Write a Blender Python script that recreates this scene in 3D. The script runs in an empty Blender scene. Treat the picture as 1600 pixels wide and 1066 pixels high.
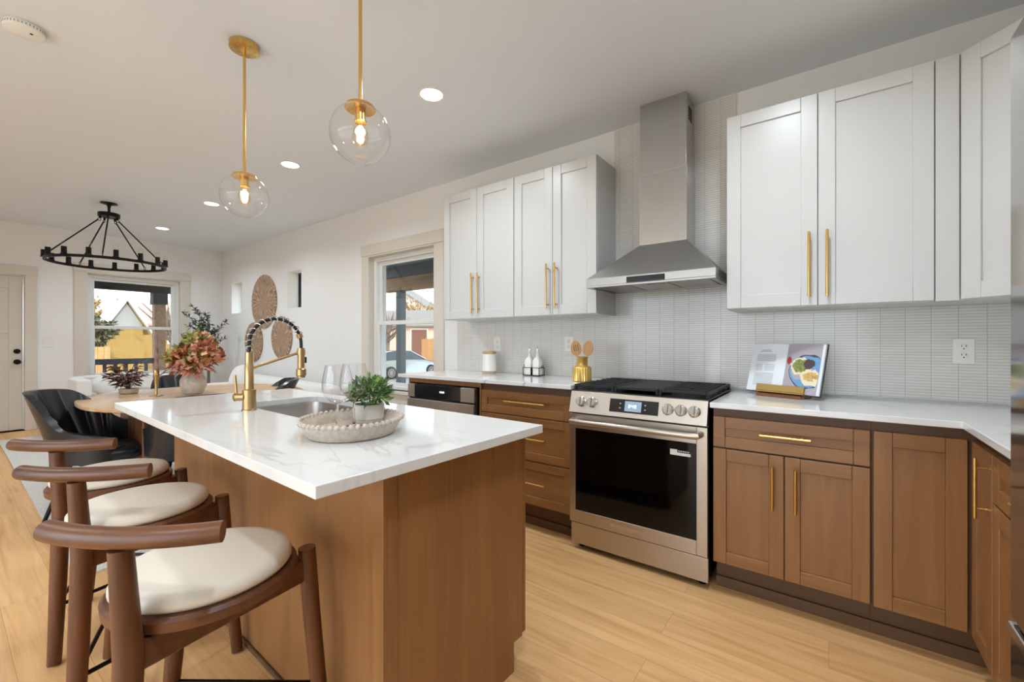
import bpy, bmesh, math, random
from mathutils import Vector, Matrix, Euler
random.seed(7)
PI = math.pi
R = math.radians
sc = bpy.context.scene
col = sc.collection

# ------------------------------------------------------------------ camera, sky, sun, exposure
cam_d = bpy.data.cameras.new('camera')
cam_d.sensor_width = 36.0
cam_d.lens = 15.05
cam_d.shift_y = 0.00094
cam_d.clip_start = 0.02
cam_d.clip_end = 300
cam = bpy.data.objects.new('camera', cam_d)
cam.location = (0, 0, 1.2)
cam.rotation_euler = (R(90), 0, R(36.498))
col.objects.link(cam)
sc.camera = cam

w = bpy.data.worlds.new('sky')
sc.world = w
w.use_nodes = True
bg = w.node_tree.nodes['Background']
bg.inputs[0].default_value = (0.82, 0.95, 1.08, 1)
bg.inputs[1].default_value = 4.5

sun_d = bpy.data.lights.new('sun', 'SUN')
sun_d.energy = 3.0
sun_d.angle = R(0.6)
sun_d.color = (1.0, 0.93, 0.82)
sun = bpy.data.objects.new('sun', sun_d)
sun.rotation_euler = Vector((-0.85, 0.12, -0.50)).to_track_quat('-Z', 'Y').to_euler()
sun.location = (10, -5, 12)
col.objects.link(sun)

sc.view_settings.view_transform = 'Standard'
sc.view_settings.look = 'None'
sc.view_settings.exposure = 0.38
sc.view_settings.gamma = 1.0
sc.view_settings.use_curve_mapping = False
sc.cycles.use_denoising = True
sc.cycles.max_bounces = 10
sc.cycles.diffuse_bounces = 5
sc.cycles.glossy_bounces = 4
sc.cycles.transparent_max_bounces = 16
sc.cycles.sample_clamp_indirect = 6.0
sc.cycles.caustics_reflective = False
sc.cycles.caustics_refractive = False
LAMP_W = 8.0      # watts of one recessed ceiling lamp
WARM = (0.895, 1.0, 1.09)

# ------------------------------------------------------------------ materials
MATS = {}
def s2l(c):
    return tuple(((v/255.0)/12.92 if v/255.0 <= 0.04045 else ((v/255.0+0.055)/1.055)**2.4) for v in c)
def newmat(name):
    m = bpy.data.materials.new(name)
    m.use_nodes = True
    MATS[name] = m
    nt = m.node_tree
    return m, nt, nt.nodes['Principled BSDF']
def plain(name, rgb, rough=0.5, metal=0.0, spec=0.5, bump=0.0, bscale=60.0, coat=0.0, lin=False, var=0.0, sheen=0.0):
    m, nt, b = newmat(name)
    c = rgb if lin else s2l(rgb)
    b.inputs['Base Color'].default_value = (*c, 1)
    b.inputs['Roughness'].default_value = rough
    b.inputs['Metallic'].default_value = metal
    b.inputs['Specular IOR Level'].default_value = spec
    b.inputs['Coat Weight'].default_value = coat
    b.inputs['Sheen Weight'].default_value = sheen
    if bump or var:
        tc = nt.nodes.new('ShaderNodeTexCoord')
        n = nt.nodes.new('ShaderNodeTexNoise')
        n.inputs['Scale'].default_value = bscale
        n.inputs['Detail'].default_value = 4
        nt.links.new(tc.outputs['Object'], n.inputs['Vector'])
        if bump:
            bp = nt.nodes.new('ShaderNodeBump')
            bp.inputs['Strength'].default_value = bump
            bp.inputs['Distance'].default_value = 0.004
            nt.links.new(n.outputs['Fac'], bp.inputs['Height'])
            nt.links.new(bp.outputs['Normal'], b.inputs['Normal'])
        if var:
            rp = nt.nodes.new('ShaderNodeValToRGB')
            rp.color_ramp.elements[0].position = 0.3
            rp.color_ramp.elements[1].position = 0.7
            rp.color_ramp.elements[0].color = (*[v*(1-var) for v in c], 1)
            rp.color_ramp.elements[1].color = (*[min(1, v*(1+var)) for v in c], 1)
            nt.links.new(n.outputs['Fac'], rp.inputs['Fac'])
            nt.links.new(rp.outputs['Color'], b.inputs['Base Color'])
    return m
def wood(name, dark, light, axis='Z', rough=0.4, scale=1.0, coat=0.0, contrast=0.5, ring=6.0):
    m, nt, b = newmat(name)
    N = nt.nodes; L = nt.links
    tc = N.new('ShaderNodeTexCoord')
    oi = N.new('ShaderNodeObjectInfo')
    add = N.new('ShaderNodeVectorMath'); add.operation = 'ADD'
    mul = N.new('ShaderNodeVectorMath'); mul.operation = 'SCALE'; mul.inputs['Scale'].default_value = 9.0
    comb = N.new('ShaderNodeCombineXYZ')
    for i in range(3):
        L.new(oi.outputs['Random'], comb.inputs[i])
    L.new(comb.outputs[0], mul.inputs[0])
    L.new(tc.outputs['Object'], add.inputs[0]); L.new(mul.outputs[0], add.inputs[1])
    mp = N.new('ShaderNodeMapping')
    k = {'X': (0.9, 14, 14), 'Y': (14, 0.9, 14), 'Z': (14, 14, 0.9)}[axis]
    mp.inputs['Scale'].default_value = tuple(v*scale for v in k)
    L.new(add.outputs[0], mp.inputs['Vector'])
    n1 = N.new('ShaderNodeTexNoise'); n1.inputs['Scale'].default_value = 1.0; n1.inputs['Detail'].default_value = 5; n1.inputs['Distortion'].default_value = 1.2
    L.new(mp.outputs[0], n1.inputs['Vector'])
    mp2 = N.new('ShaderNodeMapping')
    mp2.inputs['Scale'].default_value = tuple(v*scale*ring for v in k)
    L.new(add.outputs[0], mp2.inputs['Vector'])
    n2 = N.new('ShaderNodeTexNoise'); n2.inputs['Scale'].default_value = 1.0; n2.inputs['Detail'].default_value = 3
    L.new(mp2.outputs[0], n2.inputs['Vector'])
    mx = N.new('ShaderNodeMath'); mx.operation = 'MULTIPLY_ADD'; mx.inputs[1].default_value = 0.35
    L.new(n2.outputs['Fac'], mx.inputs[0]); L.new(n1.outputs['Fac'], mx.inputs[2])
    rp = N.new('ShaderNodeValToRGB')
    rp.color_ramp.elements[0].position = 0.5-0.25*contrast/0.5*0.7+0.12
    rp.color_ramp.elements[1].position = 0.5+0.25*contrast/0.5*0.7+0.22
    rp.color_ramp.elements[0].color = (*s2l(dark), 1)
    rp.color_ramp.elements[1].color = (*s2l(light), 1)
    L.new(mx.outputs[0], rp.inputs['Fac'])
    L.new(rp.outputs['Color'], b.inputs['Base Color'])
    b.inputs['Roughness'].default_value = rough
    b.inputs['Coat Weight'].default_value = coat
    bp = N.new('ShaderNodeBump'); bp.inputs['Strength'].default_value = 0.06; bp.inputs['Distance'].default_value = 0.002
    L.new(n2.outputs['Fac'], bp.inputs['Height']); L.new(bp.outputs['Normal'], b.inputs['Normal'])
    return m
def brushed(name, rgb, rough=0.28, axis='X', strength=0.05):
    m, nt, b = newmat(name)
    N = nt.nodes; L = nt.links
    b.inputs['Base Color'].default_value = (*s2l(rgb), 1)
    b.inputs['Metallic'].default_value = 1.0
    tc = N.new('ShaderNodeTexCoord'); mp = N.new('ShaderNodeMapping')
    k = {'X': (1, 60, 60), 'Y': (60, 1, 60), 'Z': (60, 60, 1)}[axis]
    mp.inputs['Scale'].default_value = k
    L.new(tc.outputs['Object'], mp.inputs['Vector'])
    n = N.new('ShaderNodeTexNoise'); n.inputs['Scale'].default_value = 1.0; n.inputs['Detail'].default_value = 2
    L.new(mp.outputs[0], n.inputs['Vector'])
    mr = N.new('ShaderNodeMapRange'); mr.inputs[3].default_value = rough-0.02; mr.inputs[4].default_value = rough+0.02
    L.new(n.outputs['Fac'], mr.inputs[0]); L.new(mr.outputs[0], b.inputs['Roughness'])
    b.inputs['Anisotropic'].default_value = 0.35
    return m
def emit(name, rgb, strength):
    m, nt, b = newmat(name)
    b.inputs['Base Color'].default_value = (*rgb, 1)
    b.inputs['Emission Color'].default_value = (*rgb, 1)
    b.inputs['Emission Strength'].default_value = strength
    return m
def thin_glass(name, tint=(1, 1, 1), refl=1.0, rough=0.0, base=0.03):
    m = bpy.data.materials.new(name); m.use_nodes = True
    nt = m.node_tree; nt.nodes.clear()
    o = nt.nodes.new('ShaderNodeOutputMaterial')
    t = nt.nodes.new('ShaderNodeBsdfTransparent'); t.inputs[0].default_value = (*tint, 1)
    g = nt.nodes.new('ShaderNodeBsdfGlossy'); g.inputs['Roughness'].default_value = rough
    mix = nt.nodes.new('ShaderNodeMixShader')
    lw = nt.nodes.new('ShaderNodeLayerWeight'); lw.inputs['Blend'].default_value = 0.5
    pw = nt.nodes.new('ShaderNodeMath'); pw.operation = 'POWER'; pw.inputs[1].default_value = 3.5
    ma = nt.nodes.new('ShaderNodeMath'); ma.operation = 'MULTIPLY_ADD'; ma.inputs[1].default_value = refl*0.75; ma.inputs[2].default_value = base
    nt.links.new(lw.outputs['Facing'], pw.inputs[0]); nt.links.new(pw.outputs[0], ma.inputs[0])
    nt.links.new(ma.outputs[0], mix.inputs[0]); nt.links.new(t.outputs[0], mix.inputs[1]); nt.links.new(g.outputs[0], mix.inputs[2])
    nt.links.new(mix.outputs[0], o.inputs[0])
    MATS[name] = m
    return m
def marble(name):
    m, nt, b = newmat(name)
    N = nt.nodes; L = nt.links
    tc = N.new('ShaderNodeTexCoord')
    mp = N.new('ShaderNodeMapping'); mp.inputs['Rotation'].default_value = (0, 0, 0.6); mp.inputs['Scale'].default_value = (1.0, 2.2, 1.0)
    L.new(tc.outputs['Object'], mp.inputs['Vector'])
    n1 = N.new('ShaderNodeTexNoise'); n1.inputs['Scale'].default_value = 1.6; n1.inputs['Detail'].default_value = 6; n1.inputs['Distortion'].default_value = 0.8
    L.new(mp.outputs[0], n1.inputs['Vector'])
    s = N.new('ShaderNodeMath'); s.operation = 'SUBTRACT'; s.inputs[1].default_value = 0.5
    a = N.new('ShaderNodeMath'); a.operation = 'ABSOLUTE'
    L.new(n1.outputs['Fac'], s.inputs[0]); L.new(s.outputs[0], a.inputs[0])
    rp = N.new('ShaderNodeValToRGB')
    rp.color_ramp.elements[0].position = 0.0; rp.color_ramp.elements[0].color = (0.50, 0.488, 0.465, 1)
    rp.color_ramp.elements[1].position = 0.022; rp.color_ramp.elements[1].color = (0.77, 0.765, 0.75, 1)
    L.new(a.outputs[0], rp.inputs['Fac'])
    n2 = N.new('ShaderNodeTexNoise'); n2.inputs['Scale'].default_value = 1.1; n2.inputs['Detail'].default_value = 2
    L.new(tc.outputs['Object'], n2.inputs['Vector'])
    r2 = N.new('ShaderNodeValToRGB'); r2.color_ramp.elements[0].position = 0.46; r2.color_ramp.elements[1].position = 0.62
    L.new(n2.outputs['Fac'], r2.inputs['Fac'])
    mix = N.new('ShaderNodeMix'); mix.data_type = 'RGBA'
    mix.inputs[6].default_value = (0.77, 0.765, 0.75, 1)
    L.new(r2.outputs['Color'], mix.inputs[0]); L.new(rp.outputs['Color'], mix.inputs[7])
    L.new(mix.outputs[2], b.inputs['Base Color'])
    b.inputs['Roughness'].default_value = 0.09
    b.inputs['Specular IOR Level'].default_value = 0.55
    return m
def tile(name, axis):
    m, nt, b = newmat(name)
    N = nt.nodes; L = nt.links
    tc = N.new('ShaderNodeTexCoord'); sp = N.new('ShaderNodeSeparateXYZ'); cb = N.new('ShaderNodeCombineXYZ')
    L.new(tc.outputs['Object'], sp.inputs[0])
    L.new(sp.outputs[axis], cb.inputs[0]); L.new(sp.outputs[2], cb.inputs[1])
    mp = N.new('ShaderNodeMapping'); mp.inputs['Location'].default_value = (0.431, 0.0, 0)
    L.new(cb.outputs[0], mp.inputs['Vector'])
    br = N.new('ShaderNodeTexBrick'); br.offset = 0.0; br.squash = 1.0
    br.inputs['Scale'].default_value = 1.0
    br.inputs['Brick Width'].default_value = 0.0913
    br.inputs['Row Height'].default_value = 0.0137
    br.inputs['Mortar Size'].default_value = 0.0011
    br.inputs['Mortar Smooth'].default_value = 0.3
    br.inputs['Color1'].default_value = (*s2l((228, 225, 220)), 1)
    br.inputs['Color2'].default_value = (*s2l((223, 220, 215)), 1)
    br.inputs['Mortar'].default_value = (*s2l((184, 180, 174)), 1)
    L.new(mp.outputs[0], br.inputs['Vector'])
    L.new(br.outputs['Color'], b.inputs['Base Color'])
    bp = N.new('ShaderNodeBump'); bp.inputs['Strength'].default_value = 0.5; bp.inputs['Distance'].default_value = 0.002; bp.invert = True
    L.new(br.outputs['Fac'], bp.inputs['Height']); L.new(bp.outputs['Normal'], b.inputs['Normal'])
    b.inputs['Roughness'].default_value = 0.16
    return m
def planks(name):
    m, nt, b = newmat(name)
    N = nt.nodes; L = nt.links
    tc = N.new('ShaderNodeTexCoord')
    br = N.new('ShaderNodeTexBrick'); br.offset = 0.37; br.offset_frequency = 2; br.squash = 1.0
    br.inputs['Scale'].default_value = 1.0
    br.inputs['Brick Width'].default_value = 1.5
    br.inputs['Row Height'].default_value = 0.178
    br.inputs['Mortar Size'].default_value = 0.0006
    br.inputs['Mortar Smooth'].default_value = 0.2
    br.inputs['Bias'].default_value = 0.0
    br.inputs['Color1'].default_value = (0, 0, 0, 1); br.inputs['Color2'].default_value = (1, 1, 1, 1); br.inputs['Mortar'].default_value = (0.2, 0.2, 0.2, 1)
    L.new(tc.outputs['Object'], br.inputs['Vector'])
    # grain, offset per plank
    sc_ = N.new('ShaderNodeVectorMath'); sc_.operation = 'MULTIPLY'; sc_.inputs[1].default_value = (7, 13, 3)
    L.new(br.outputs['Color'], sc_.inputs[0])
    ad = N.new('ShaderNodeVectorMath'); ad.operation = 'ADD'
    L.new(tc.outputs['Object'], ad.inputs[0]); L.new(sc_.outputs[0], ad.inputs[1])
    mp = N.new('ShaderNodeMapping'); mp.inputs['Scale'].default_value = (1.6, 26, 1)
    L.new(ad.outputs[0], mp.inputs['Vector'])
    n1 = N.new('ShaderNodeTexNoise'); n1.inputs['Scale'].default_value = 1.0; n1.inputs['Detail'].default_value = 6; n1.inputs['Distortion'].default_value = 0.9
    L.new(mp.outputs[0], n1.inputs['Vector'])
    mp2 = N.new('ShaderNodeMapping'); mp2.inputs['Scale'].default_value = (5, 110, 1)
    L.new(ad.outputs[0], mp2.inputs['Vector'])
    n2 = N.new('ShaderNodeTexNoise'); n2.inputs['Scale'].default_value = 1.0; n2.inputs['Detail'].default_value = 2
    L.new(mp2.outputs[0], n2.inputs['Vector'])
    rp = N.new('ShaderNodeValToRGB')
    e = rp.color_ramp.elements
    e[0].position = 0.22; e[0].color = (*s2l((196, 147, 95)), 1)
    e[1].position = 0.70; e[1].color = (*s2l((232, 186, 130)), 1)
    x = e.new(0.45); x.color = (*s2l((220, 171, 115)), 1)
    mm = N.new('ShaderNodeMath'); mm.operation = 'MULTIPLY_ADD'; mm.inputs[1].default_value = 0.16; 
    L.new(n2.outputs['Fac'], mm.inputs[0])
    sb = N.new('ShaderNodeMath'); sb.operation = 'SUBTRACT'; sb.inputs[1].default_value = 0.08
    L.new(n1.outputs['Fac'], sb.inputs[0]); L.new(sb.outputs[0], mm.inputs[2])
    L.new(mm.outputs[0], rp.inputs['Fac'])
    # plank tint
    mr = N.new('ShaderNodeMapRange'); mr.inputs[3].default_value = 0.93; mr.inputs[4].default_value = 1.05
    L.new(br.outputs['Color'], mr.inputs[0])
    mt = N.new('ShaderNodeVectorMath'); mt.operation = 'SCALE'
    L.new(rp.outputs['Color'], mt.inputs[0]); L.new(mr.outputs[0], mt.inputs['Scale'])
    mx = N.new('ShaderNodeMix'); mx.data_type = 'RGBA'
    mx.inputs[7].default_value = (*s2l((150, 112, 76)), 1)
    L.new(br.outputs['Fac'], mx.inputs[0]); L.new(mt.outputs[0], mx.inputs[6])
    L.new(mx.outputs[2], b.inputs['Base Color'])
    b.inputs['Roughness'].default_value = 0.38
    b.inputs['Specular IOR Level'].default_value = 0.4
    return m
def woven(name):
    # a coiled, radially woven wall plate (object space: disc in local XZ)
    m, nt, b = newmat(name)
    N = nt.nodes; L = nt.links
    tc = N.new('ShaderNodeTexCoord'); sp = N.new('ShaderNodeSeparateXYZ')
    L.new(tc.outputs['Object'], sp.inputs[0])
    at = N.new('ShaderNodeMath'); at.operation = 'ARCTAN2'
    L.new(sp.outputs[2], at.inputs[0]); L.new(sp.outputs[0], at.inputs[1])
    vl = N.new('ShaderNodeVectorMath'); vl.operation = 'LENGTH'; L.new(tc.outputs['Object'], vl.inputs[0])
    cb = N.new('ShaderNodeCombineXYZ')
    m1 = N.new('ShaderNodeMath'); m1.operation = 'MULTIPLY'; m1.inputs[1].default_value = 22
    m2 = N.new('ShaderNodeMath'); m2.operation = 'MULTIPLY'; m2.inputs[1].default_value = 9
    L.new(at.outputs[0], m1.inputs[0]); L.new(vl.outputs['Value'], m2.inputs[0])
    L.new(m1.outputs[0], cb.inputs[0]); L.new(m2.outputs[0], cb.inputs[1])
    n = N.new('ShaderNodeTexNoise'); n.inputs['Scale'].default_value = 1.0; n.inputs['Detail'].default_value = 3
    L.new(cb.outputs[0], n.inputs['Vector'])
    rp = N.new('ShaderNodeValToRGB')
    rp.color_ramp.elements[0].position = 0.35; rp.color_ramp.elements[0].color = (*s2l((112, 76, 46)), 1)
    rp.color_ramp.elements[1].position = 0.68; rp.color_ramp.elements[1].color = (*s2l((214, 182, 150)), 1)
    L.new(n.outputs['Fac'], rp.inputs['Fac']); L.new(rp.outputs['Color'], b.inputs['Base Color'])
    b.inputs['Roughness'].default_value = 0.45
    sn = N.new('ShaderNodeMath'); sn.operation = 'SINE'
    m3 = N.new('ShaderNodeMath'); m3.operation = 'MULTIPLY'; m3.inputs[1].default_value = 420
    L.new(vl.outputs['Value'], m3.inputs[0]); L.new(m3.outputs[0], sn.inputs[0])
    bp = N.new('ShaderNodeBump'); bp.inputs['Strength'].default_value = 0.4; bp.inputs['Distance'].default_value = 0.003
    L.new(sn.outputs[0], bp.inputs['Height']); L.new(bp.outputs['Normal'], b.inputs['Normal'])
    return m
def leafmat(name, c1, c2, rough=0.5, trans=0.15):
    m, nt, b = newmat(name)
    N = nt.nodes; L = nt.links
    tc = N.new('ShaderNodeTexCoord')
    n = N.new('ShaderNodeTexNoise'); n.inputs['Scale'].default_value = 18; n.inputs['Detail'].default_value = 1
    L.new(tc.outputs['Object'], n.inputs['Vector'])
    rp = N.new('ShaderNodeValToRGB')
    rp.color_ramp.elements[0].position = 0.38; rp.color_ramp.elements[0].color = (*s2l(c1), 1)
    rp.color_ramp.elements[1].position = 0.62; rp.color_ramp.elements[1].color = (*s2l(c2), 1)
    L.new(n.outputs['Fac'], rp.inputs['Fac']); L.new(rp.outputs['Color'], b.inputs['Base Color'])
    b.inputs['Roughness'].default_value = rough
    return m

plain('wall_white', (238, 237, 235), 0.6, bump=0.03, bscale=180)
plain('ceiling_white', (229, 234, 240), 0.7, bump=0.03, bscale=180)
plain('casing_greige', (217, 209, 197), 0.4)
plain('door_greige', (208, 202, 191), 0.4)
plain('vinyl_white', (232, 232, 230), 0.35)
plain('white_plastic', (236, 235, 230), 0.35)
plain('dark_slot', (25, 25, 25), 0.5)
plain('cab_white', (209, 209, 207), 0.32)
wood('cab_v', (124, 83, 47), (156, 110, 66), 'Z', 0.36, contrast=0.9)
wood('cab_h', (123, 83, 47), (155, 110, 66), 'X', 0.36, contrast=0.9)
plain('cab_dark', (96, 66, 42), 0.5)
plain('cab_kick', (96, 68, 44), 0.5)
wood('walnut', (58, 32, 17), (116, 70, 41), 'Z', 0.38, contrast=0.9, scale=1.6)
wood('walnut_x', (60, 33, 18), (120, 73, 43), 'X', 0.38, contrast=0.9, scale=1.6)
wood('oak_x', (186, 150, 112), (214, 182, 146), 'Y', 0.4)
wood('oak_z', (190, 150, 108), (218, 182, 140), 'Z', 0.4)
wood('redwood', (98, 58, 36), (138, 90, 58), 'Z', 0.4)
wood('spoon_wood', (176, 128, 80), (212, 166, 114), 'Z', 0.5, scale=2)
wood('acacia', (92, 50, 28), (150, 98, 60), 'X', 0.4, scale=2)
brushed('brass', (222, 182, 108), 0.27, 'Z')
brushed('brass_h', (226, 186, 112), 0.27, 'X')
brushed('antique_brass', (188, 158, 112), 0.3, 'Z')
plain('steel', (206, 205, 203), 0.33, 1.0)
plain('steel_v', (192, 191, 189), 0.2, 1.0)
plain('range_steel', (190, 180, 168), 0.34, 1.0)
plain('hood_steel', (176, 175, 172), 0.42, 1.0)
plain('sink_steel', (176, 170, 164), 0.33, 1.0)
plain('fridge_steel', (160, 157, 154), 0.09, 1.0)
plain('chrome', (205, 205, 205), 0.12, 1.0)
plain('black_metal', (20, 19, 18), 0.42, 0.6)
plain('cast_iron', (28, 28, 29), 0.55, 0.2, bump=0.1, bscale=250)
plain('enamel_black', (14, 14, 15), 0.25)
plain('black_gap', (8, 8, 8), 0.7)
plain('oven_glass', (4, 4, 4), 0.06, spec=0.3)
plain('panel_glass', (32, 33, 36), 0.12)
emit('screen_blue', s2l((126, 146, 162)), 0.5)
emit('screen_digit', (0.9, 0.95, 1.0), 1.3)
plain('leather_black', (35, 37, 41), 0.27, bump=0.05, bscale=120)
plain('cushion_cream', (222, 212, 197), 0.5, bump=0.05, bscale=300)
plain('fabric_white', (232, 229, 224), 0.85, bump=0.2, bscale=220, sheen=0.3)
plain('rug_wool', (206, 202, 196), 0.95, bump=0.4, bscale=90, var=0.16)
plain('ceramic_white', (232, 229, 224), 0.25)
plain('ceramic_stone', (176, 160, 142), 0.6)
plain('vase_stone', (190, 180, 168), 0.8, bump=0.4, bscale=40, var=0.16)
plain('pot_cement', (206, 200, 190), 0.75, bump=0.1, bscale=120, var=0.05)
plain('tray_wood', (196, 182, 168), 0.75, bump=0.35, bscale=70, var=0.14)
plain('soil', (50, 36, 26), 0.9, bump=0.6, bscale=90)
plain('paper', (232, 234, 238), 0.6)
plain('ink', (176, 178, 184), 0.7)
plain('photo_lilac', (176, 170, 178), 0.4)
plain('photo_blue', (112, 158, 205), 0.4)
plain('photo_rim', (60, 66, 82), 0.4)
plain('photo_cream', (236, 222, 194), 0.4)
plain('photo_green', (128, 136, 66), 0.4, var=0.5, bscale=90)
plain('photo_brown', (74, 56, 60), 0.4)
plain('photo_tan', (206, 168, 96), 0.4, var=0.3, bscale=70)
plain('photo_red', (170, 54, 50), 0.4)
plain('book_cover', (52, 54, 58), 0.5)
plain('old_brass', (176, 148, 92), 0.38, 0.9, bump=0.1, bscale=60)
plain('candle_wax', (150, 120, 104), 0.5)
plain('rubber_black', (16, 16, 16), 0.6)
plain('sticker_white', (226, 224, 220), 0.4)
marble('quartz')
tile('tile_back', 0)
tile('tile_side', 1)
planks('floor_oak')
woven('woven_reed')
thin_glass('clear_glass', refl=1.25, base=0.05)
thin_glass('window_glass', (0.72, 0.73, 0.73), refl=0.55, base=0.035)
thin_glass('patio_glass', (0.98, 0.985, 0.98), refl=0.55, base=0.035)
thin_glass('thin_wine_glass', (0.97, 0.97, 0.98), refl=1.8, base=0.075)
m_, nt_g, b_g = newmat('wine_glass')
b_g.inputs['Base Color'].default_value = (1, 1, 1, 1); b_g.inputs['Roughness'].default_value = 0.0; b_g.inputs['Transmission Weight'].default_value = 1.0; b_g.inputs['IOR'].default_value = 1.45
thin_glass('bulb_glass', (1.0, 0.95, 0.86), refl=0.6, base=0.04)
plain('gold_lustre', (222, 184, 104), 0.26, 0.65)
emit('lamp_disc', (1.0, 0.96, 0.9), 6.0)
emit('filament', (1.0, 0.62, 0.25), 60.0)
leafmat('leaf_green', (96, 134, 62), (172, 194, 112))
leafmat('leaf_dark', (62, 98, 58), (104, 140, 90))
leafmat('leaf_olive', (28, 54, 44), (66, 92, 74))
leafmat('leaf_wine', (72, 36, 34), (120, 72, 60))
leafmat('petal_coral', (212, 140, 116), (228, 184, 154))
leafmat('petal_rust', (150, 82, 64), (196, 128, 98))
leafmat('petal_lime', (120, 126, 52), (176, 180, 96))
leafmat('petal_orange', (206, 140, 70), (228, 176, 116))
plain('bark', (92, 74, 58), 0.85, bump=0.4, bscale=60)
plain('bark_grey', (120, 104, 90), 0.85, bump=0.4, bscale=40)
# outdoors
plain('porch_paint', (62, 66, 72), 0.6)
wood('porch_timber', (120, 92, 68), (172, 138, 106), 'X', 0.7)
plain('porch_post', (84, 92, 98), 0.6)
plain('porch_ceiling', (104, 138, 160), 0.6)
plain('porch_dark', (44, 38, 34), 0.7)
plain('lawn', (150, 130, 92), 0.9, bump=0.5, bscale=8, var=0.25)
plain('asphalt', (120, 118, 116), 0.85, var=0.1, bscale=4)
plain('stucco_peach', (222, 190, 166), 0.8)
plain('stucco_pink', (226, 204, 190), 0.8)
plain('stucco_yellow', (176, 142, 78), 0.8)
plain('stucco_grey', (170, 170, 168), 0.8)
plain('shingle_pink', (192, 150, 136), 0.85, var=0.12, bscale=30)
plain('shingle_grey', (128, 120, 112), 0.85, var=0.12, bscale=30)
plain('outdoor_trim', (238, 232, 222), 0.6)
plain('brown_door', (128, 84, 66), 0.6)
plain('house_glass', (70, 80, 90), 0.1)
wood('cedar', (176, 122, 74), (220, 168, 112), 'Z', 0.7)
plain('car_paint', (168, 176, 178), 0.22, 0.75, coat=0.6)
plain('car_glass', (46, 54, 58), 0.06)
plain('tyre', (26, 26, 26), 0.8)
plain('alloy', (196, 190, 180), 0.3, 0.9)
leafmat('leaf_gold', (150, 116, 56), (206, 170, 96))
leafmat('leaf_wild', (60, 66, 44), (120, 116, 72))

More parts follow.
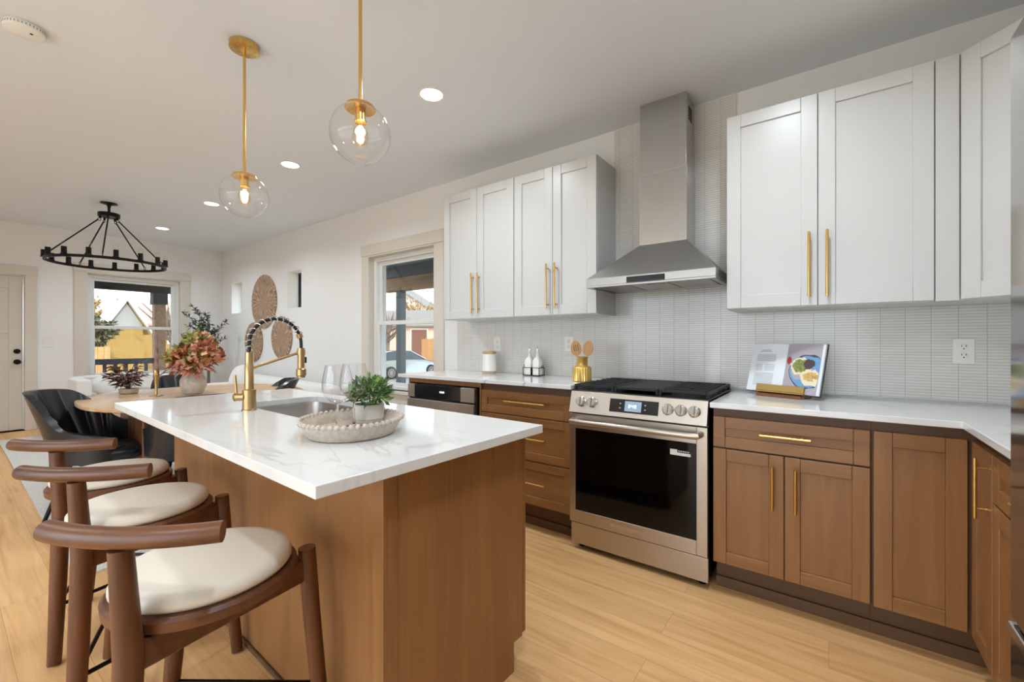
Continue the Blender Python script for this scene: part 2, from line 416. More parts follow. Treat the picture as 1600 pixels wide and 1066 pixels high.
# ------------------------------------------------------------------ mesh builder
class MB:
    def __init__(s):
        s.bm = bmesh.new()
        s.mi = 0
    def mat(s, i): s.mi = i; return s
    def _f(s, vs):
        try:
            f = s.bm.faces.new(vs); f.material_index = s.mi; return f
        except ValueError:
            return None
    def box(s, x0, x1, y0, y1, z0, z1, M=None):
        c = [(x0,y0,z0),(x1,y0,z0),(x1,y1,z0),(x0,y1,z0),(x0,y0,z1),(x1,y0,z1),(x1,y1,z1),(x0,y1,z1)]
        v = [s.bm.verts.new(M @ Vector(p) if M else p) for p in c]
        for q in ((0,3,2,1),(4,5,6,7),(0,1,5,4),(1,2,6,5),(2,3,7,6),(3,0,4,7)):
            s._f([v[i] for i in q])
        return s
    def hexa(s, c):
        v = [s.bm.verts.new(p) for p in c]
        for q in ((0,3,2,1),(4,5,6,7),(0,1,5,4),(1,2,6,5),(2,3,7,6),(3,0,4,7)):
            s._f([v[i] for i in q])
        return s
    def prism(s, pts, z0, z1, M=None):
        a = [s.bm.verts.new((M @ Vector((x,y,z0))) if M else (x,y,z0)) for x,y in pts]
        b = [s.bm.verts.new((M @ Vector((x,y,z1))) if M else (x,y,z1)) for x,y in pts]
        n = len(pts)
        s._f(a[::-1]); s._f(b)
        for i in range(n):
            j = (i+1) % n
            s._f([a[i], a[j], b[j], b[i]])
        return s
    def ring(s, c, ax, r, seg, up=None, rx=None, rot=0):
        ax = Vector(ax).normalized()
        u = Vector((0,0,1)) if abs(ax.z) < 0.95 else Vector((1,0,0))
        if up is not None: u = Vector(up)
        e1 = ax.cross(u).normalized(); e2 = ax.cross(e1).normalized()
        rx = r if rx is None else rx
        c = Vector(c)
        return [s.bm.verts.new(c + e1*(rx*math.cos(2*PI*k/seg+rot)) + e2*(r*math.sin(2*PI*k/seg+rot))) for k in range(seg)]
    def bridge(s, a, b):
        n = len(a)
        for i in range(n):
            j = (i+1) % n
            s._f([a[i], a[j], b[j], b[i]])
    def cyl(s, p0, p1, r0, r1=None, seg=16, caps=True):
        r1 = r0 if r1 is None else r1
        d = Vector(p1)-Vector(p0)
        a = s.ring(p0, d, r0, seg); b = s.ring(p1, d, r1, seg)
        s.bridge(a, b)
        if caps: s._f(a[::-1]); s._f(b)
        return s
    def tube(s, pts, r, seg=12, closed=False, caps=True):
        P = [Vector(p) for p in pts]; n = len(P)
        rs = r if isinstance(r, (list, tuple)) else [r]*n
        rings = []
        up = None
        for i in range(n):
            if closed: d = P[(i+1) % n]-P[i-1]
            else: d = P[min(i+1, n-1)]-P[max(i-1, 0)]
            d.normalize()
            if up is None:
                up = Vector((0,0,1)) if abs(d.z) < 0.9 else Vector((1,0,0))
            e1 = d.cross(up)
            if e1.length < 1e-5: e1 = d.cross(Vector((0,1,0)))
            e1.normalize(); e2 = d.cross(e1).normalized(); up = -e2 if e2.dot(up) < 0 else e2
            e2 = up; e1 = d.cross(e2).normalized()
            rings.append([s.bm.verts.new(P[i]+e1*(rs[i]*math.cos(2*PI*k/seg))+e2*(rs[i]*math.sin(2*PI*k/seg))) for k in range(seg)])
        for i in range(n-1): s.bridge(rings[i], rings[i+1])
        if closed: s.bridge(rings[-1], rings[0])
        elif caps: s._f(rings[0][::-1]); s._f(rings[-1])
        return s
    def lathe(s, prof, seg=32, c=(0,0,0), sx=1.0, sy=1.0, M=None):
        c = Vector(c); rings = []
        for r, z in prof:
            if r < 1e-6:
                p = c+Vector((0,0,z)); rings.append([s.bm.verts.new(M @ p if M else p)])
            else:
                rr = []
                for k in range(seg):
                    p = c+Vector((r*sx*math.cos(2*PI*k/seg), r*sy*math.sin(2*PI*k/seg), z))
                    rr.append(s.bm.verts.new(M @ p if M else p))
                rings.append(rr)
        for a, b in zip(rings, rings[1:]):
            if len(a) == 1 and len(b) == 1: continue
            if len(a) == 1:
                for k in range(seg): s._f([a[0], b[(k+1) % seg], b[k]])
            elif len(b) == 1:
                for k in range(seg): s._f([a[k], a[(k+1) % seg], b[0]])
            else: s.bridge(a, b)
        return s
    def grid(s, fn, nu, nv, cu=False, cv=False):
        V = [[s.bm.verts.new(fn(i, j)) for j in range(nv)] for i in range(nu)]
        for i in range(nu if cu else nu-1):
            for j in range(nv if cv else nv-1):
                s._f([V[i][j], V[(i+1) % nu][j], V[(i+1) % nu][(j+1) % nv], V[i][(j+1) % nv]])
        return V
    def quad(s, p, q, r, t):
        s._f([s.bm.verts.new(v) for v in (p, q, r, t)]); return s
    def leaf(s, base, d, n, L, W, curl=0.15):
        base = Vector(base); d = Vector(d).normalized(); n = Vector(n)
        sd = d.cross(n)
        if sd.length < 1e-4: sd = d.cross(Vector((1,0,0.3)))
        sd.normalize(); n = sd.cross(d).normalized()
        p0 = base; p1 = base+d*(L*0.45)+sd*(W/2)-n*(curl*L*0.2); p2 = base+d*L-n*(curl*L); p3 = base+d*(L*0.45)-sd*(W/2)-n*(curl*L*0.2)
        pm = base+d*(L*0.5)+n*(0.02*L)
        v = [s.bm.verts.new(p) for p in (p0, p1, p2, p3, pm)]
        s._f([v[0], v[1], v[4]]); s._f([v[1], v[2], v[4]]); s._f([v[2], v[3], v[4]]); s._f([v[3], v[0], v[4]])
        return s
    def build(s, name, mats, parent=None, smooth=35, bevel=0.0, bseg=2, loc=None, rot=None, subd=0, recalc=True):
        if recalc: bmesh.ops.recalc_face_normals(s.bm, faces=s.bm.faces[:])
        me = bpy.data.meshes.new(name)
        s.bm.to_mesh(me); s.bm.free()
        if not isinstance(mats, (list, tuple)): mats = [mats]
        for m in mats: me.materials.append(MATS[m])
        if smooth:
            me.shade_smooth()
            me.set_sharp_from_angle(angle=R(smooth))
        o = bpy.data.objects.new(name, me)
        col.objects.link(o)
        if parent: o.parent = parent
        if loc: o.location = loc
        if rot: o.rotation_euler = rot
        if bevel:
            b = o.modifiers.new('bevel', 'BEVEL'); b.width = bevel; b.segments = bseg; b.limit_method = 'ANGLE'; b.angle_limit = R(40)
            b.harden_normals = True
        if subd:
            b = o.modifiers.new('subdivision', 'SUBSURF'); b.levels = subd; b.render_levels = subd
        return o

def thing(name, label, cat, loc=(0,0,0), rz=0.0, group=None, rot=None):
    o = bpy.data.objects.new(name, None)
    o.empty_display_size = 0.1
    col.objects.link(o)
    o.location = loc
    o.rotation_euler = rot if rot else (0, 0, rz)
    o['label'] = label; o['category'] = cat
    if group: o['group'] = group
    return o
def tag(o, label, cat, group=None):
    o['label'] = label; o['category'] = cat
    if group: o['group'] = group
    return o
def struct(o, label=None):
    o['kind'] = 'structure'
    if label: o['label'] = label
    return o
def dup(root, loc, rz=None, label=None, group=None, rot=None):
    r = root.copy(); col.objects.link(r); r.location = loc
    if rz is not None: r.rotation_euler = (0, 0, rz)
    if rot is not None: r.rotation_euler = rot
    if label: r['label'] = label
    if group: r['group'] = group
    for ch in list(root.children):
        c = ch.copy(); col.objects.link(c); c.parent = r
        for g in list(ch.children):
            d = g.copy(); col.objects.link(d); d.parent = c
    return r
def fz(x):      # the old floor climbs gently towards the front door
    return max(0.0, -(x+3.0)*0.0195)
TILT = math.atan(0.0195)
def tilted(rz):
    return (Matrix.Rotation(TILT, 3, 'Y') @ Matrix.Rotation(rz, 3, 'Z')).to_euler()
def holed(b, axis, u0, u1, v0, v1, a0, a1, holes):
    """slab with rectangular holes; u along X (axis 'Y' wall) or Y (axis 'X' wall), v = z, thickness a0..a1"""
    us = sorted({u0, u1, *[h[0] for h in holes], *[h[1] for h in holes]})
    vs = sorted({v0, v1, *[h[2] for h in holes], *[h[3] for h in holes]})
    for i in range(len(us)-1):
        for j in range(len(vs)-1):
            cu = (us[i]+us[i+1])/2; cv = (vs[j]+vs[j+1])/2
            if any(h[0] < cu < h[1] and h[2] < cv < h[3] for h in holes): continue
            if axis == 'Y': b.box(us[i], us[i+1], a0, a1, vs[j], vs[j+1])
            else: b.box(a0, a1, us[i], us[i+1], vs[j], vs[j+1])
    bmesh.ops.remove_doubles(b.bm, verts=b.bm.verts[:], dist=1e-5)
    # drop the inner faces two neighbouring cells share
    seen = {}
    for f in b.bm.faces:
        k = tuple(sorted(v.index for v in f.verts)); seen.setdefault(k, []).append(f)
    b.bm.verts.index_update()
    seen = {}
    for f in b.bm.faces: seen.setdefault(tuple(sorted(v.index for v in f.verts)), []).append(f)
    kill = [f for fs in seen.values() if len(fs) > 1 for f in fs]
    bmesh.ops.delete(b.bm, geom=kill, context='FACES_ONLY')
    return b

# ------------------------------------------------------------------ room shell
XL, XR, YB, YF, ZC = -8.04, 1.03, 2.83, -2.3, 2.675
b = MB()
xs = [XL-0.2, -3.0, XR+0.2]
zs = [fz(XL-0.2), 0.0, 0.0]
for i in range(2):
    b.hexa([(xs[i],YF-0.2,zs[i]-0.12),(xs[i+1],YF-0.2,zs[i+1]-0.12),(xs[i+1],YB+0.0,zs[i+1]-0.12),(xs[i],YB+0.0,zs[i]-0.12),
            (xs[i],YF-0.2,zs[i]),(xs[i+1],YF-0.2,zs[i+1]),(xs[i+1],YB+0.0,zs[i+1]),(xs[i],YB+0.0,zs[i])])
struct(b.build('floor', 'floor_oak', smooth=0), 'light oak plank floor running parallel to the range wall')
b = MB(); b.box(XL-0.2, XR+0.2, YF-0.2, YB+0.22, ZC, ZC+0.12)
struct(b.build('ceiling', 'ceiling_white', smooth=0), 'flat white painted ceiling with round recessed lamps')
WIN1 = (-4.03, -2.99, 0.70, 2.13)          # kitchen window on the back wall (x0,x1,z0,z1)
SQ = [(-7.655, -7.29, 1.65, 2.14), (-5.85, -5.485, 1.65, 2.14)]
b = holed(MB(), 'Y', XL-0.2, XR+0.2, -0.12, ZC, YB, YB+0.22, [WIN1]+SQ)
struct(b.build('wall_back', 'wall_white', smooth=0), 'white wall behind the range and the woven plates')
WIN2 = (1.225, 2.27, 0.70, 2.14)
DOOR = (-0.26, 0.675, fz(XL)+0.012, 2.025)
b = holed(MB(), 'X', YF-0.2, YB, -0.12, ZC, XL-0.2, XL, [WIN2, DOOR])
struct(b.build('wall_left', 'wall_white', smooth=0), 'white end wall holding the front door and the porch window')
b = MB(); b.box(XR, XR+0.2, YF-0.2, YB, -0.12, ZC)
struct(b.build('wall_right', 'wall_white', smooth=0), 'white wall behind the fridge')
ADDED_WIN = (-3.4, 0.4, 0.02, 2.2)
b = holed(MB(), 'Y', XL-0.2, XR+0.2, -0.12, ZC, YF-0.2, YF, [ADDED_WIN])
struct(b.build('wall_front', 'wall_white', smooth=0), 'white wall behind the viewer')
# tiled splash
b = MB()
b.box(-2.70, XR, YB-0.012, YB, 0.925, 1.40)
b.box(-1.199, -0.439, YB-0.012, YB, 1.40, ZC)
struct(b.build('trim_1', 'tile_back', smooth=0), 'stacked thin greige tile splashback behind the range')
b = MB(); b.box(XR-0.012, XR, 1.115, YB-0.012, 0.915, 1.40)
struct(b.build('trim_2', 'tile_side', smooth=0), 'stacked thin greige tile splashback on the fridge wall')
# baseboards
b = MB()
def bb(x0, x1):
    b.hexa([(x0,YB-0.014,fz(x0)),(x1,YB-0.014,fz(x1)),(x1,YB,fz(x1)),(x0,YB,fz(x0)),(x0,YB-0.014,fz(x0)+0.11),(x1,YB-0.014,fz(x1)+0.11),(x1,YB,fz(x1)+0.11),(x0,YB,fz(x0)+0.11)])
bb(XL, -3.0); bb(-3.0, -2.70)
struct(b.build('baseboard_back', 'vinyl_white', smooth=0, bevel=0.003), 'white baseboard along the back wall')
z0 = fz(XL)
b = MB(); b.box(XL, XL+0.014, YF, DOOR[0]-0.12, z0, z0+0.11); b.box(XL, XL+0.014, DOOR[1]+0.115, YB-0.014, z0, z0+0.11)
struct(b.build('baseboard_left', 'vinyl_white', smooth=0, bevel=0.003), 'white baseboard along the front door wall')

def double_hung(name, label, W, axis, face, inward, depth_out, mid):
    """W=(u0,u1,z0,z1). axis 'Y': wall plane y=face, room towards -y. axis 'X': wall plane x=face, room towards +x."""
    u0, u1, z0, z1 = W
    e = thing(name, label, 'window')
    e['kind'] = 'structure'
    def P(b_, ua, ub, da, db, za, zb):       # d: distance from the wall face into the room (+) or out (-)
        if axis == 'Y': b_.box(ua, ub, face-max(da, db), face-min(da, db), za, zb)
        else: b_.box(face+min(da, db), face+max(da, db), ua, ub, za, zb)
    c = MB(); t = 0.118
    P(c, u0-t, u0+0.012, 0.0005, 0.02, z0, z1+0.0035)
    P(c, u1-0.012, u1+t, 0.0005, 0.02, z0, z1+0.0035)
    P(c, u0-t-0.008, u1+t+0.008, 0.0005, 0.026, z1+0.004, z1+0.125); P(c, u0+0.012, u1-0.012, 0.0005, 0.02, z1-0.012, z1+0.0035)
    # jamb liners
    P(c, u0, u0+0.012, 0.0, -0.11, z0, z1); P(c, u1-0.012, u1, 0.0, -0.11, z0, z1); P(c, u0+0.012, u1-0.012, 0.0, -0.11, z1-0.012, z1)
    P(c, u0-t-0.02, u1+t+0.02, -0.10, 0.05, z0-0.03, z0)      # stool
    P(c, u0-t, u1+t, 0.0, 0.018, z0-0.13, z0-0.03)            # apron
    c.build('window_casing', 'casing_greige', e, 0, bevel=0.003)
    c = MB(); f = 0.045
    a0, a1 = u0+0.012, u1-0.012
    P(c, a0, a0+f, -0.05, -0.13, z0, z1-0.012); P(c, a1-f, a1, -0.05, -0.13, z0, z1-0.012); P(c, a0+f, a1-f, -0.05, -0.13, z1-0.012-f, z1-0.012); P(c, a0+f, a1-f, -0.05, -0.13, z0, z0+0.035)
    c.build('window_frame', 'vinyl_white', e, 0, bevel=0.003)
    a0 += f-0.005; a1 -= f-0.005; s_ = 0.042
    zt = z1-0.012-f+0.004
    for nm, d0, d1, za, zb in (('upper_sash', -0.095, -0.125, mid-0.02, zt), ('lower_sash', -0.06, -0.09, z0+0.03, mid+0.02)):
        c = MB()
        P(c, a0, a0+s_, d0, d1, za, zb); P(c, a1-s_, a1, d0, d1, za, zb); P(c, a0+s_, a1-s_, d0, d1, zb-s_, zb); P(c, a0+s_, a1-s_, d0, d1, za, za+s_)
        so = c.build(nm, 'vinyl_white', e, 0, bevel=0.003)
        c = MB(); dm = (d0+d1)/2
        P(c, a0+s_, a1-s_, dm-0.003, dm+0.003, za+s_, zb-s_)
        c.build('pane', 'window_glass', so, 0)
    return e
double_hung('window_1', 'tall white sash window with greige trim beside the kitchen cabinets', WIN1, 'Y', YB, -1, 0.22, 1.405)
double_hung('window_2', 'white sash window with greige trim on the front door wall', WIN2, 'X', XL, 1, 0.2, 1.405)
for i, (a0, a1, za, zb) in enumerate(SQ):
    e = thing('window_%d' % (3+i), ['small square niche window left of the biggest woven plate', 'small square niche window right of the biggest woven plate'][i], 'window'); e['kind'] = 'structure'
    c = MB(); yo, yi = YB+0.19, YB+0.15; f = 0.022
    c.box(a0, a0+f, yi, yo, za, zb); c.box(a1-f, a1, yi, yo, za, zb); c.box(a0+f, a1-f, yi, yo, zb-f, zb); c.box(a0+f, a1-f, yi, yo, za, za+f)
    c.build('window_frame', 'black_metal', e, 0, bevel=0.002)
    c = MB(); c.box(a0+f, a1-f, YB+0.168, YB+0.172, za+f, zb-f); c.build('pane', 'patio_glass', e, 0)
e = thing('window_5', 'wide white framed glass patio door added unseen behind the viewer for daylight', 'window'); e['kind'] = 'structure'  # invented glazing out of view, added so daylight can enter the room
u0, u1, za, zb = ADDED_WIN
for k in range(3):
    p0 = u0+(u1-u0)*k/3; p1 = u0+(u1-u0)*(k+1)/3; f = 0.06
    c = MB(); c.box(p0, p0+f, YF-0.12, YF-0.06, za, zb); c.box(p1-f, p1, YF-0.12, YF-0.06, za, zb); c.box(p0+f, p1-f, YF-0.12, YF-0.06, zb-f, zb); c.box(p0+f, p1-f, YF-0.12, YF-0.06, za, za+f)
    o = c.build('door_frame', 'vinyl_white', e, 0, bevel=0.003)
    c = MB(); c.box(p0+f, p1-f, YF-0.093, YF-0.087, za+f, zb-f); c.build('pane', 'patio_glass', o, 0)
# front door
d0, d1, dz, dt = DOOR
e = thing('door_1', 'greige panelled front door with black hardware on the end wall', 'door'); e['kind'] = 'structure'
c = MB(); t = 0.10
c.box(XL, XL+0.02, d1+0.0, d1+t, dz-0.012, dt+0.006); c.box(XL, XL+0.02, d0-t, d0, dz-0.012, dt+0.006); c.box(XL, XL+0.026, d0-t-0.008, d1+t+0.008, dt+0.006, dt+0.118)
c.box(XL-0.16, XL-0.0005, d1-0.008, d1, dz, dt); c.box(XL-0.16, XL-0.0005, d0, d0+0.008, dz, dt); c.box(XL-0.16, XL-0.0005, d0+0.008, d1-0.008, dt-0.008, dt)
c.build('door_casing', 'casing_greige', e, 0, bevel=0.003)
c = MB(); xf = XL-0.012; q0, q1 = d0+0.014, d1-0.014
c.box(xf-0.044, xf-0.006, q0, q1, dz+0.006, dt-0.012)
st = 0.115; zz = [dz+0.006, dz+0.24, 1.30, 1.45, 1.86, dt-0.012]
for ya, yb in ((q0, q0+st), ((q0+q1)/2-0.05, (q0+q1)/2+0.05), (q1-st, q1)): c.box(xf-0.02, xf, ya, yb, zz[0], zz[5])
for za, zb in ((zz[0], zz[1]), (zz[2], zz[3]), (zz[4], zz[5])):
    c.box(xf-0.02, xf, q0+st, (q0+q1)/2-0.05, za, zb); c.box(xf-0.02, xf, (q0+q1)/2+0.05, q1-st, za, zb)
dl = c.build('door_leaf', 'door_greige', e, 0, bevel=0.004)
for nm, z_, r_, ln in (('deadbolt', 1.085, 0.03, 0.02), ('door_knob', 0.955, 0.031, 0.05)):
    c = MB(); y_ = d1-0.062; M_ = Matrix.Translation((xf, y_, z_)) @ Matrix.Rotation(R(90), 4, 'Y')
    if nm == 'deadbolt': c.lathe([(0, 0), (r_, 0), (r_, 0.012), (r_*0.8, ln), (0, ln)], 24, M=M_)
    else: c.lathe([(0, 0), (r_, 0), (r_, 0.008), (0.012, 0.012), (0.012, 0.025), (0.028, 0.032), (0.031, 0.045), (0.022, 0.058), (0, 0.06)], 24, M=M_)
    c.build(nm, 'black_metal', dl)
c = MB(); c.box(XL-0.2, XL, d0, d1, dz-0.012, dz+0.004); c.build('threshold', 'black_metal', e, 0)

# ------------------------------------------------------------------ cabinets
def handle_mesh(vertical, L_, r=0.006, off=0.032):
    b = MB()
    if vertical:
        b.cyl((0, -off, 0), (0, -off, L_), r, seg=14)
        for q in (0.032, L_-0.032): b.cyl((0, 0, q), (0, -off, q), r*0.75, seg=10)
    else:
        b.cyl((0, -off, 0), (L_, -off, 0), r, seg=14)
        for q in (0.032, L_-0.032): b.cyl((q, 0, 0), (q, -off, 0), r*0.75, seg=10)
    return b
def shaker(name, parent, x0, x1, z0, z1, mats, fr=0.057, horiz=False, t=0.02, rec=0.0095):
    b = MB(); W = x1-x0; H = z1-z0
    V, Hh = (1, 1) if horiz else (0, 1)
    b.mat(V); b.box(0, fr, 0, t, 0, H); b.box(W-fr, W, 0, t, 0, H)
    b.mat(Hh); b.box(fr, W-fr, 0, t, 0, fr); b.box(fr, W-fr, 0, t, H-fr, H)
    b.mat(V); b.box(fr-0.001, W-fr+0.001, rec, t-0.002, fr-0.001, H-fr+0.001)
    return b.build(name, mats, parent, 0, bevel=0.0026, loc=(x0, 0, z0))
WOOD = ['cab_v', 'cab_h']; WHITE = ['cab_white', 'cab_white']
def base_cabinet(name, label, loc, rz, W, fronts, ztop, zbot, depth=0.60, kick=0.095, x_lo=0.0):
    """local frame: front face of the doors on y=0, cabinet body behind it (+y)"""
    e = thing(name, label, 'cabinet', loc, rz)
    b = MB(); b.mat(0)
    b.box(x_lo, W, 0.022, depth, zbot-0.012, ztop)
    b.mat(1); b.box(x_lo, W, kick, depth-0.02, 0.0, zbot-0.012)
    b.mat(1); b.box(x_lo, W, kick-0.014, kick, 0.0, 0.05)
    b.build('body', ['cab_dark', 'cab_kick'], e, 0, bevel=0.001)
    for f in fronts:
        kind, x0, x1, z0, z1 = f[:5]
        o = shaker('drawer_front' if kind == 'drawer' else 'door', e, x0, x1, z0, z1, WOOD, 0.052 if kind == 'drawer' else 0.057, kind == 'drawer')
        if len(f) > 5 and f[5]:
            hx, hz, vert, hl = f[5]
            hb = handle_mesh(vert, hl)
            hb.build('handle', 'brass' if vert else 'brass_h', o, loc=(hx-x0, 0, hz-z0))
    return e
CT_L, CT_R, CT_I = 0.945, 0.914, 0.891       # worktop heights: left run, right run, island
SL = 0.026
YD = 2.22
# left run ---------------------------------------------------------------
LX0, LX1 = -1.936, -1.222
base_cabinet('drawer_cabinet', 'brown wooden three-drawer base cabinet left of the range', (LX0, 2.255, 0.0), 0, LX1-LX0,
    [('drawer', 0.003, LX1-LX0-0.003, 0.722, 0.872, (-1.716-LX0, 0.811, False, 0.316)),
     ('drawer', 0.003, LX1-LX0-0.003, 0.445, 0.716, (-1.716-LX0, 0.588, False, 0.316)),
     ('drawer', 0.003, LX1-LX0-0.003, 0.168, 0.439, (-1.716-LX0, 0.311, False, 0.316))], CT_L-SL-0.001, 0.168, 0.555, 0.098)
e = thing('microwave_cabinet', 'dark-framed base cabinet housing the microwave drawer beneath the window-side counter', 'cabinet', (-2.69, 2.255, 0.0))
b = MB(); W_ = LX0-0.001+2.69
b.mat(0); b.box(0, 0.02, 0, 0.555, 0.10, CT_L-SL-0.001); b.box(W_-0.012, W_, 0, 0.555, 0.10, CT_L-SL-0.001); b.box(0.02, W_-0.012, 0.53, 0.555, 0.10, CT_L-SL-0.001)
b.box(0.02, W_-0.012, 0.0, 0.53, CT_L-SL-0.034, CT_L-SL-0.001); b.box(0.02, W_-0.012, 0, 0.53, 0.10, 0.44)
b.mat(1); b.box(0, W_, 0.098, 0.555, 0, 0.10)
b.build('body', ['cab_v', 'cab_kick'], e, 0, bevel=0.001)
b = MB(); b.box(0.02, W_-0.012, 0.03, 0.05, 0.44, CT_L-SL-0.034); b.build('recess_panel', 'black_gap', e, 0)
shaker('door', e, 0.004, W_-0.004, 0.168, 0.436, WOOD, horiz=True)
# microwave drawer
e = thing('microwave_oven', 'stainless steel microwave drawer with dark control strip under the left counter', 'microwave', (-2.668, 2.255, 0.0))
Wm = 0.70
b = MB(); b.box(0.0, Wm, -0.005, 0.028, 0.4405, 0.879); b.build('body', 'black_gap', e, 0)
for xa, xb_ in ((0.0, 0.075), (Wm-0.135, Wm-0.005)): b = MB(); b.box(xa, xb_, -0.03, -0.005, 0.775, 0.875); b.build('trim_panel', 'steel', e, 0, bevel=0.002)
b = MB(); b.box(0.078, Wm-0.138, -0.026, -0.005, 0.778, 0.872); o = b.build('control_panel', 'panel_glass', e, 0, bevel=0.002)
b = MB()
for k in range(4): b.box(0.352+k*0.013, 0.36+k*0.013, -0.0265, -0.026, 0.822, 0.834)
b.build('clock_digits', 'screen_digit', o, 0)
b = MB(); fy0, fy1 = -0.035, -0.005
b.box(0.0, 0.075, fy0, fy1, 0.445, 0.762); b.box(Wm-0.14, Wm-0.005, fy0, fy1, 0.445, 0.762); b.box(0.075, Wm-0.14, fy0, fy1, 0.69, 0.762); b.box(0.075, Wm-0.14, fy0, fy1, 0.445, 0.50)
o = b.build('drawer_front', 'steel', e, 0, bevel=0.002)
b = MB(); b.box(0.074, Wm-0.139, -0.031, -0.012, 0.499, 0.691); b.build('drawer_glass', 'oven_glass', o, 0)
# right run --------------------------------------------------------------
RX0, RX1 = -0.448, 0.137
W_ = RX1-RX0
base_cabinet('sink_style_cabinet', 'brown wooden base cabinet with one drawer over two doors, right of the range', (RX0, YD, 0), 0, W_,
    [('drawer', 0.003, W_-0.004, 0.702, 0.846, (0.199, 0.783, False, 0.188)),
     ('door', 0.003, -0.157-RX0-0.0015, 0.153, 0.695, (-0.2-RX0, 0.46, True, 0.19)),
     ('door', -0.157-RX0+0.0015, W_-0.004, 0.153, 0.695, (-0.115-RX0, 0.46, True, 0.19))], CT_R-SL-0.001, 0.153)
bpy.data.objects['sink_style_cabinet'].name = 'base_cabinet'
# corner cabinet: an L, one leaf on each run
e = thing('corner_cabinet', 'brown wooden corner base cabinet with two plain shaker leaves meeting in the corner', 'cabinet', (0.137, YD, 0))
b = MB(); b.mat(0)
xc = 0.410-0.137
b.box(0, xc+0.021, 0.022, 0.595, 0.14, CT_R-SL-0.001); b.box(xc+0.022, 0.88, -0.255, 0.595, 0.14, CT_R-SL-0.001)
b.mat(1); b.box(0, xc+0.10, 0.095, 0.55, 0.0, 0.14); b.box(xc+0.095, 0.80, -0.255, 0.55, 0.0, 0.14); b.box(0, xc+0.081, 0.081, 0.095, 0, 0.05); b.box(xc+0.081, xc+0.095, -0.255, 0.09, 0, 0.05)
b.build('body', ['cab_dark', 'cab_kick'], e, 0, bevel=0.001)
shaker('door', e, 0.006, xc-0.006, 0.149, 0.846, WOOD)
o = shaker('door', e, 0, 0.232, 0.149, 0.846, WOOD)
o.location = (xc, -0.016, 0.149); o.rotation_euler = (0, 0, R(-90))
handle_mesh(True, 0.195).build('handle', 'brass', o, loc=(0.208, 0, 0.632-0.149))
W_ = 0.80
base_cabinet('base_cabinet', 'brown wooden base cabinet with a drawer over a door beside the fridge', (0.410, 1.962, 0), R(-90), W_,
    [('drawer', 0.003, W_-0.003, 0.702, 0.846, (0.3, 0.778, False, 0.2)),
     ('door', 0.003, W_/2-0.002, 0.149, 0.695, (W_/2-0.04, 0.46, True, 0.19)), ('door', W_/2+0.002, W_-0.003, 0.149, 0.695, (W_/2+0.04, 0.46, True, 0.19))], CT_R-SL-0.001, 0.149, 0.60)
# worktops ---------------------------------------------------------------
b = MB(); b.box(-2.79, -1.2165, 2.225, YB-0.012, CT_L-SL, CT_L)
tag(b.build('countertop', 'quartz', smooth=0, bevel=0.003), 'white veined quartz countertop left of the range, holding the canister', 'countertop')
b = MB(); b.prism([(-0.4545, 2.19), (0.385, 2.19), (0.385, 1.112), (XR-0.013, 1.112), (XR-0.013, YB-0.013), (-0.4545, YB-0.013)], CT_R-SL, CT_R)
tag(b.build('countertop', 'quartz', smooth=0, bevel=0.003), 'white veined quartz L-shaped countertop right of the range, under the cookbook', 'countertop')
# wall cabinets ----------------------------------------------------------
YU = 2.51
def wall_cabinet(label, loc, rz, W, doors, z0=1.372, z1=2.392, depth=0.317):
    e = thing('wall_cabinet', label, 'cabinet', loc, rz)
    b = MB(); b.box(0, W, 0.021, depth, z0, z1); b.build('body', 'cab_white', e, 0, bevel=0.0015)
    for x0, x1, hx in doors:
        o = shaker('door', e, x0, x1, z0+0.004, z1-0.002, WHITE, 0.066)
        if hx is not None: handle_mesh(True, 0.31).build('handle', 'brass', o, loc=(hx-x0, 0, 1.416-z0-0.004))
    return e
W_ = 2.561-1.842
wall_cabinet('white double-door wall cabinet beside the kitchen window', (-2.561, YU, 0.008), 0, W_, [(0.002, 0.3595, 0.33), (0.3625, W_-0.002, 0.392)])
W_ = 1.8405-1.188
wall_cabinet('white double-door wall cabinet immediately left of the range hood', (-1.8405, YU, 0.008), 0, W_, [(0.002, W_/2-0.0015, W_/2-0.033), (W_/2+0.0015, W_-0.002, W_/2+0.033)])
W_ = 0.362+0.438
e = wall_cabinet('white double-door wall cabinet immediately right of the range hood', (-0.438, YU, 0), 0, W_, [(0.002, 0.3945, 0.362), (0.3975, W_-0.004, 0.432)])
b = MB(); b.box(W_, 0.434+0.438-0.001, 0.006, 0.30, 1.372, 2.392); b.build('filler_strip', 'cab_white', e, 0, bevel=0.001)
e = thing('corner_wall_cabinet', 'white diagonal corner wall cabinet above the right-hand outlet', 'cabinet', (0.434, YU, 0))
b = MB(); b.prism([(0.0, 0.022), (0.014, 0.014), (0.281, -0.253), (0.583, -0.27), (0.583, 0.306), (0.0, 0.306)], 1.372, 2.392)
b.build('body', 'cab_white', e, 0, bevel=0.0015)
o = shaker('door', e, 0, 0.386, 1.376, 2.390, WHITE, 0.066); o.location = (0.002, 0.0, 1.376); o.rotation_euler = (0, 0, R(-45))

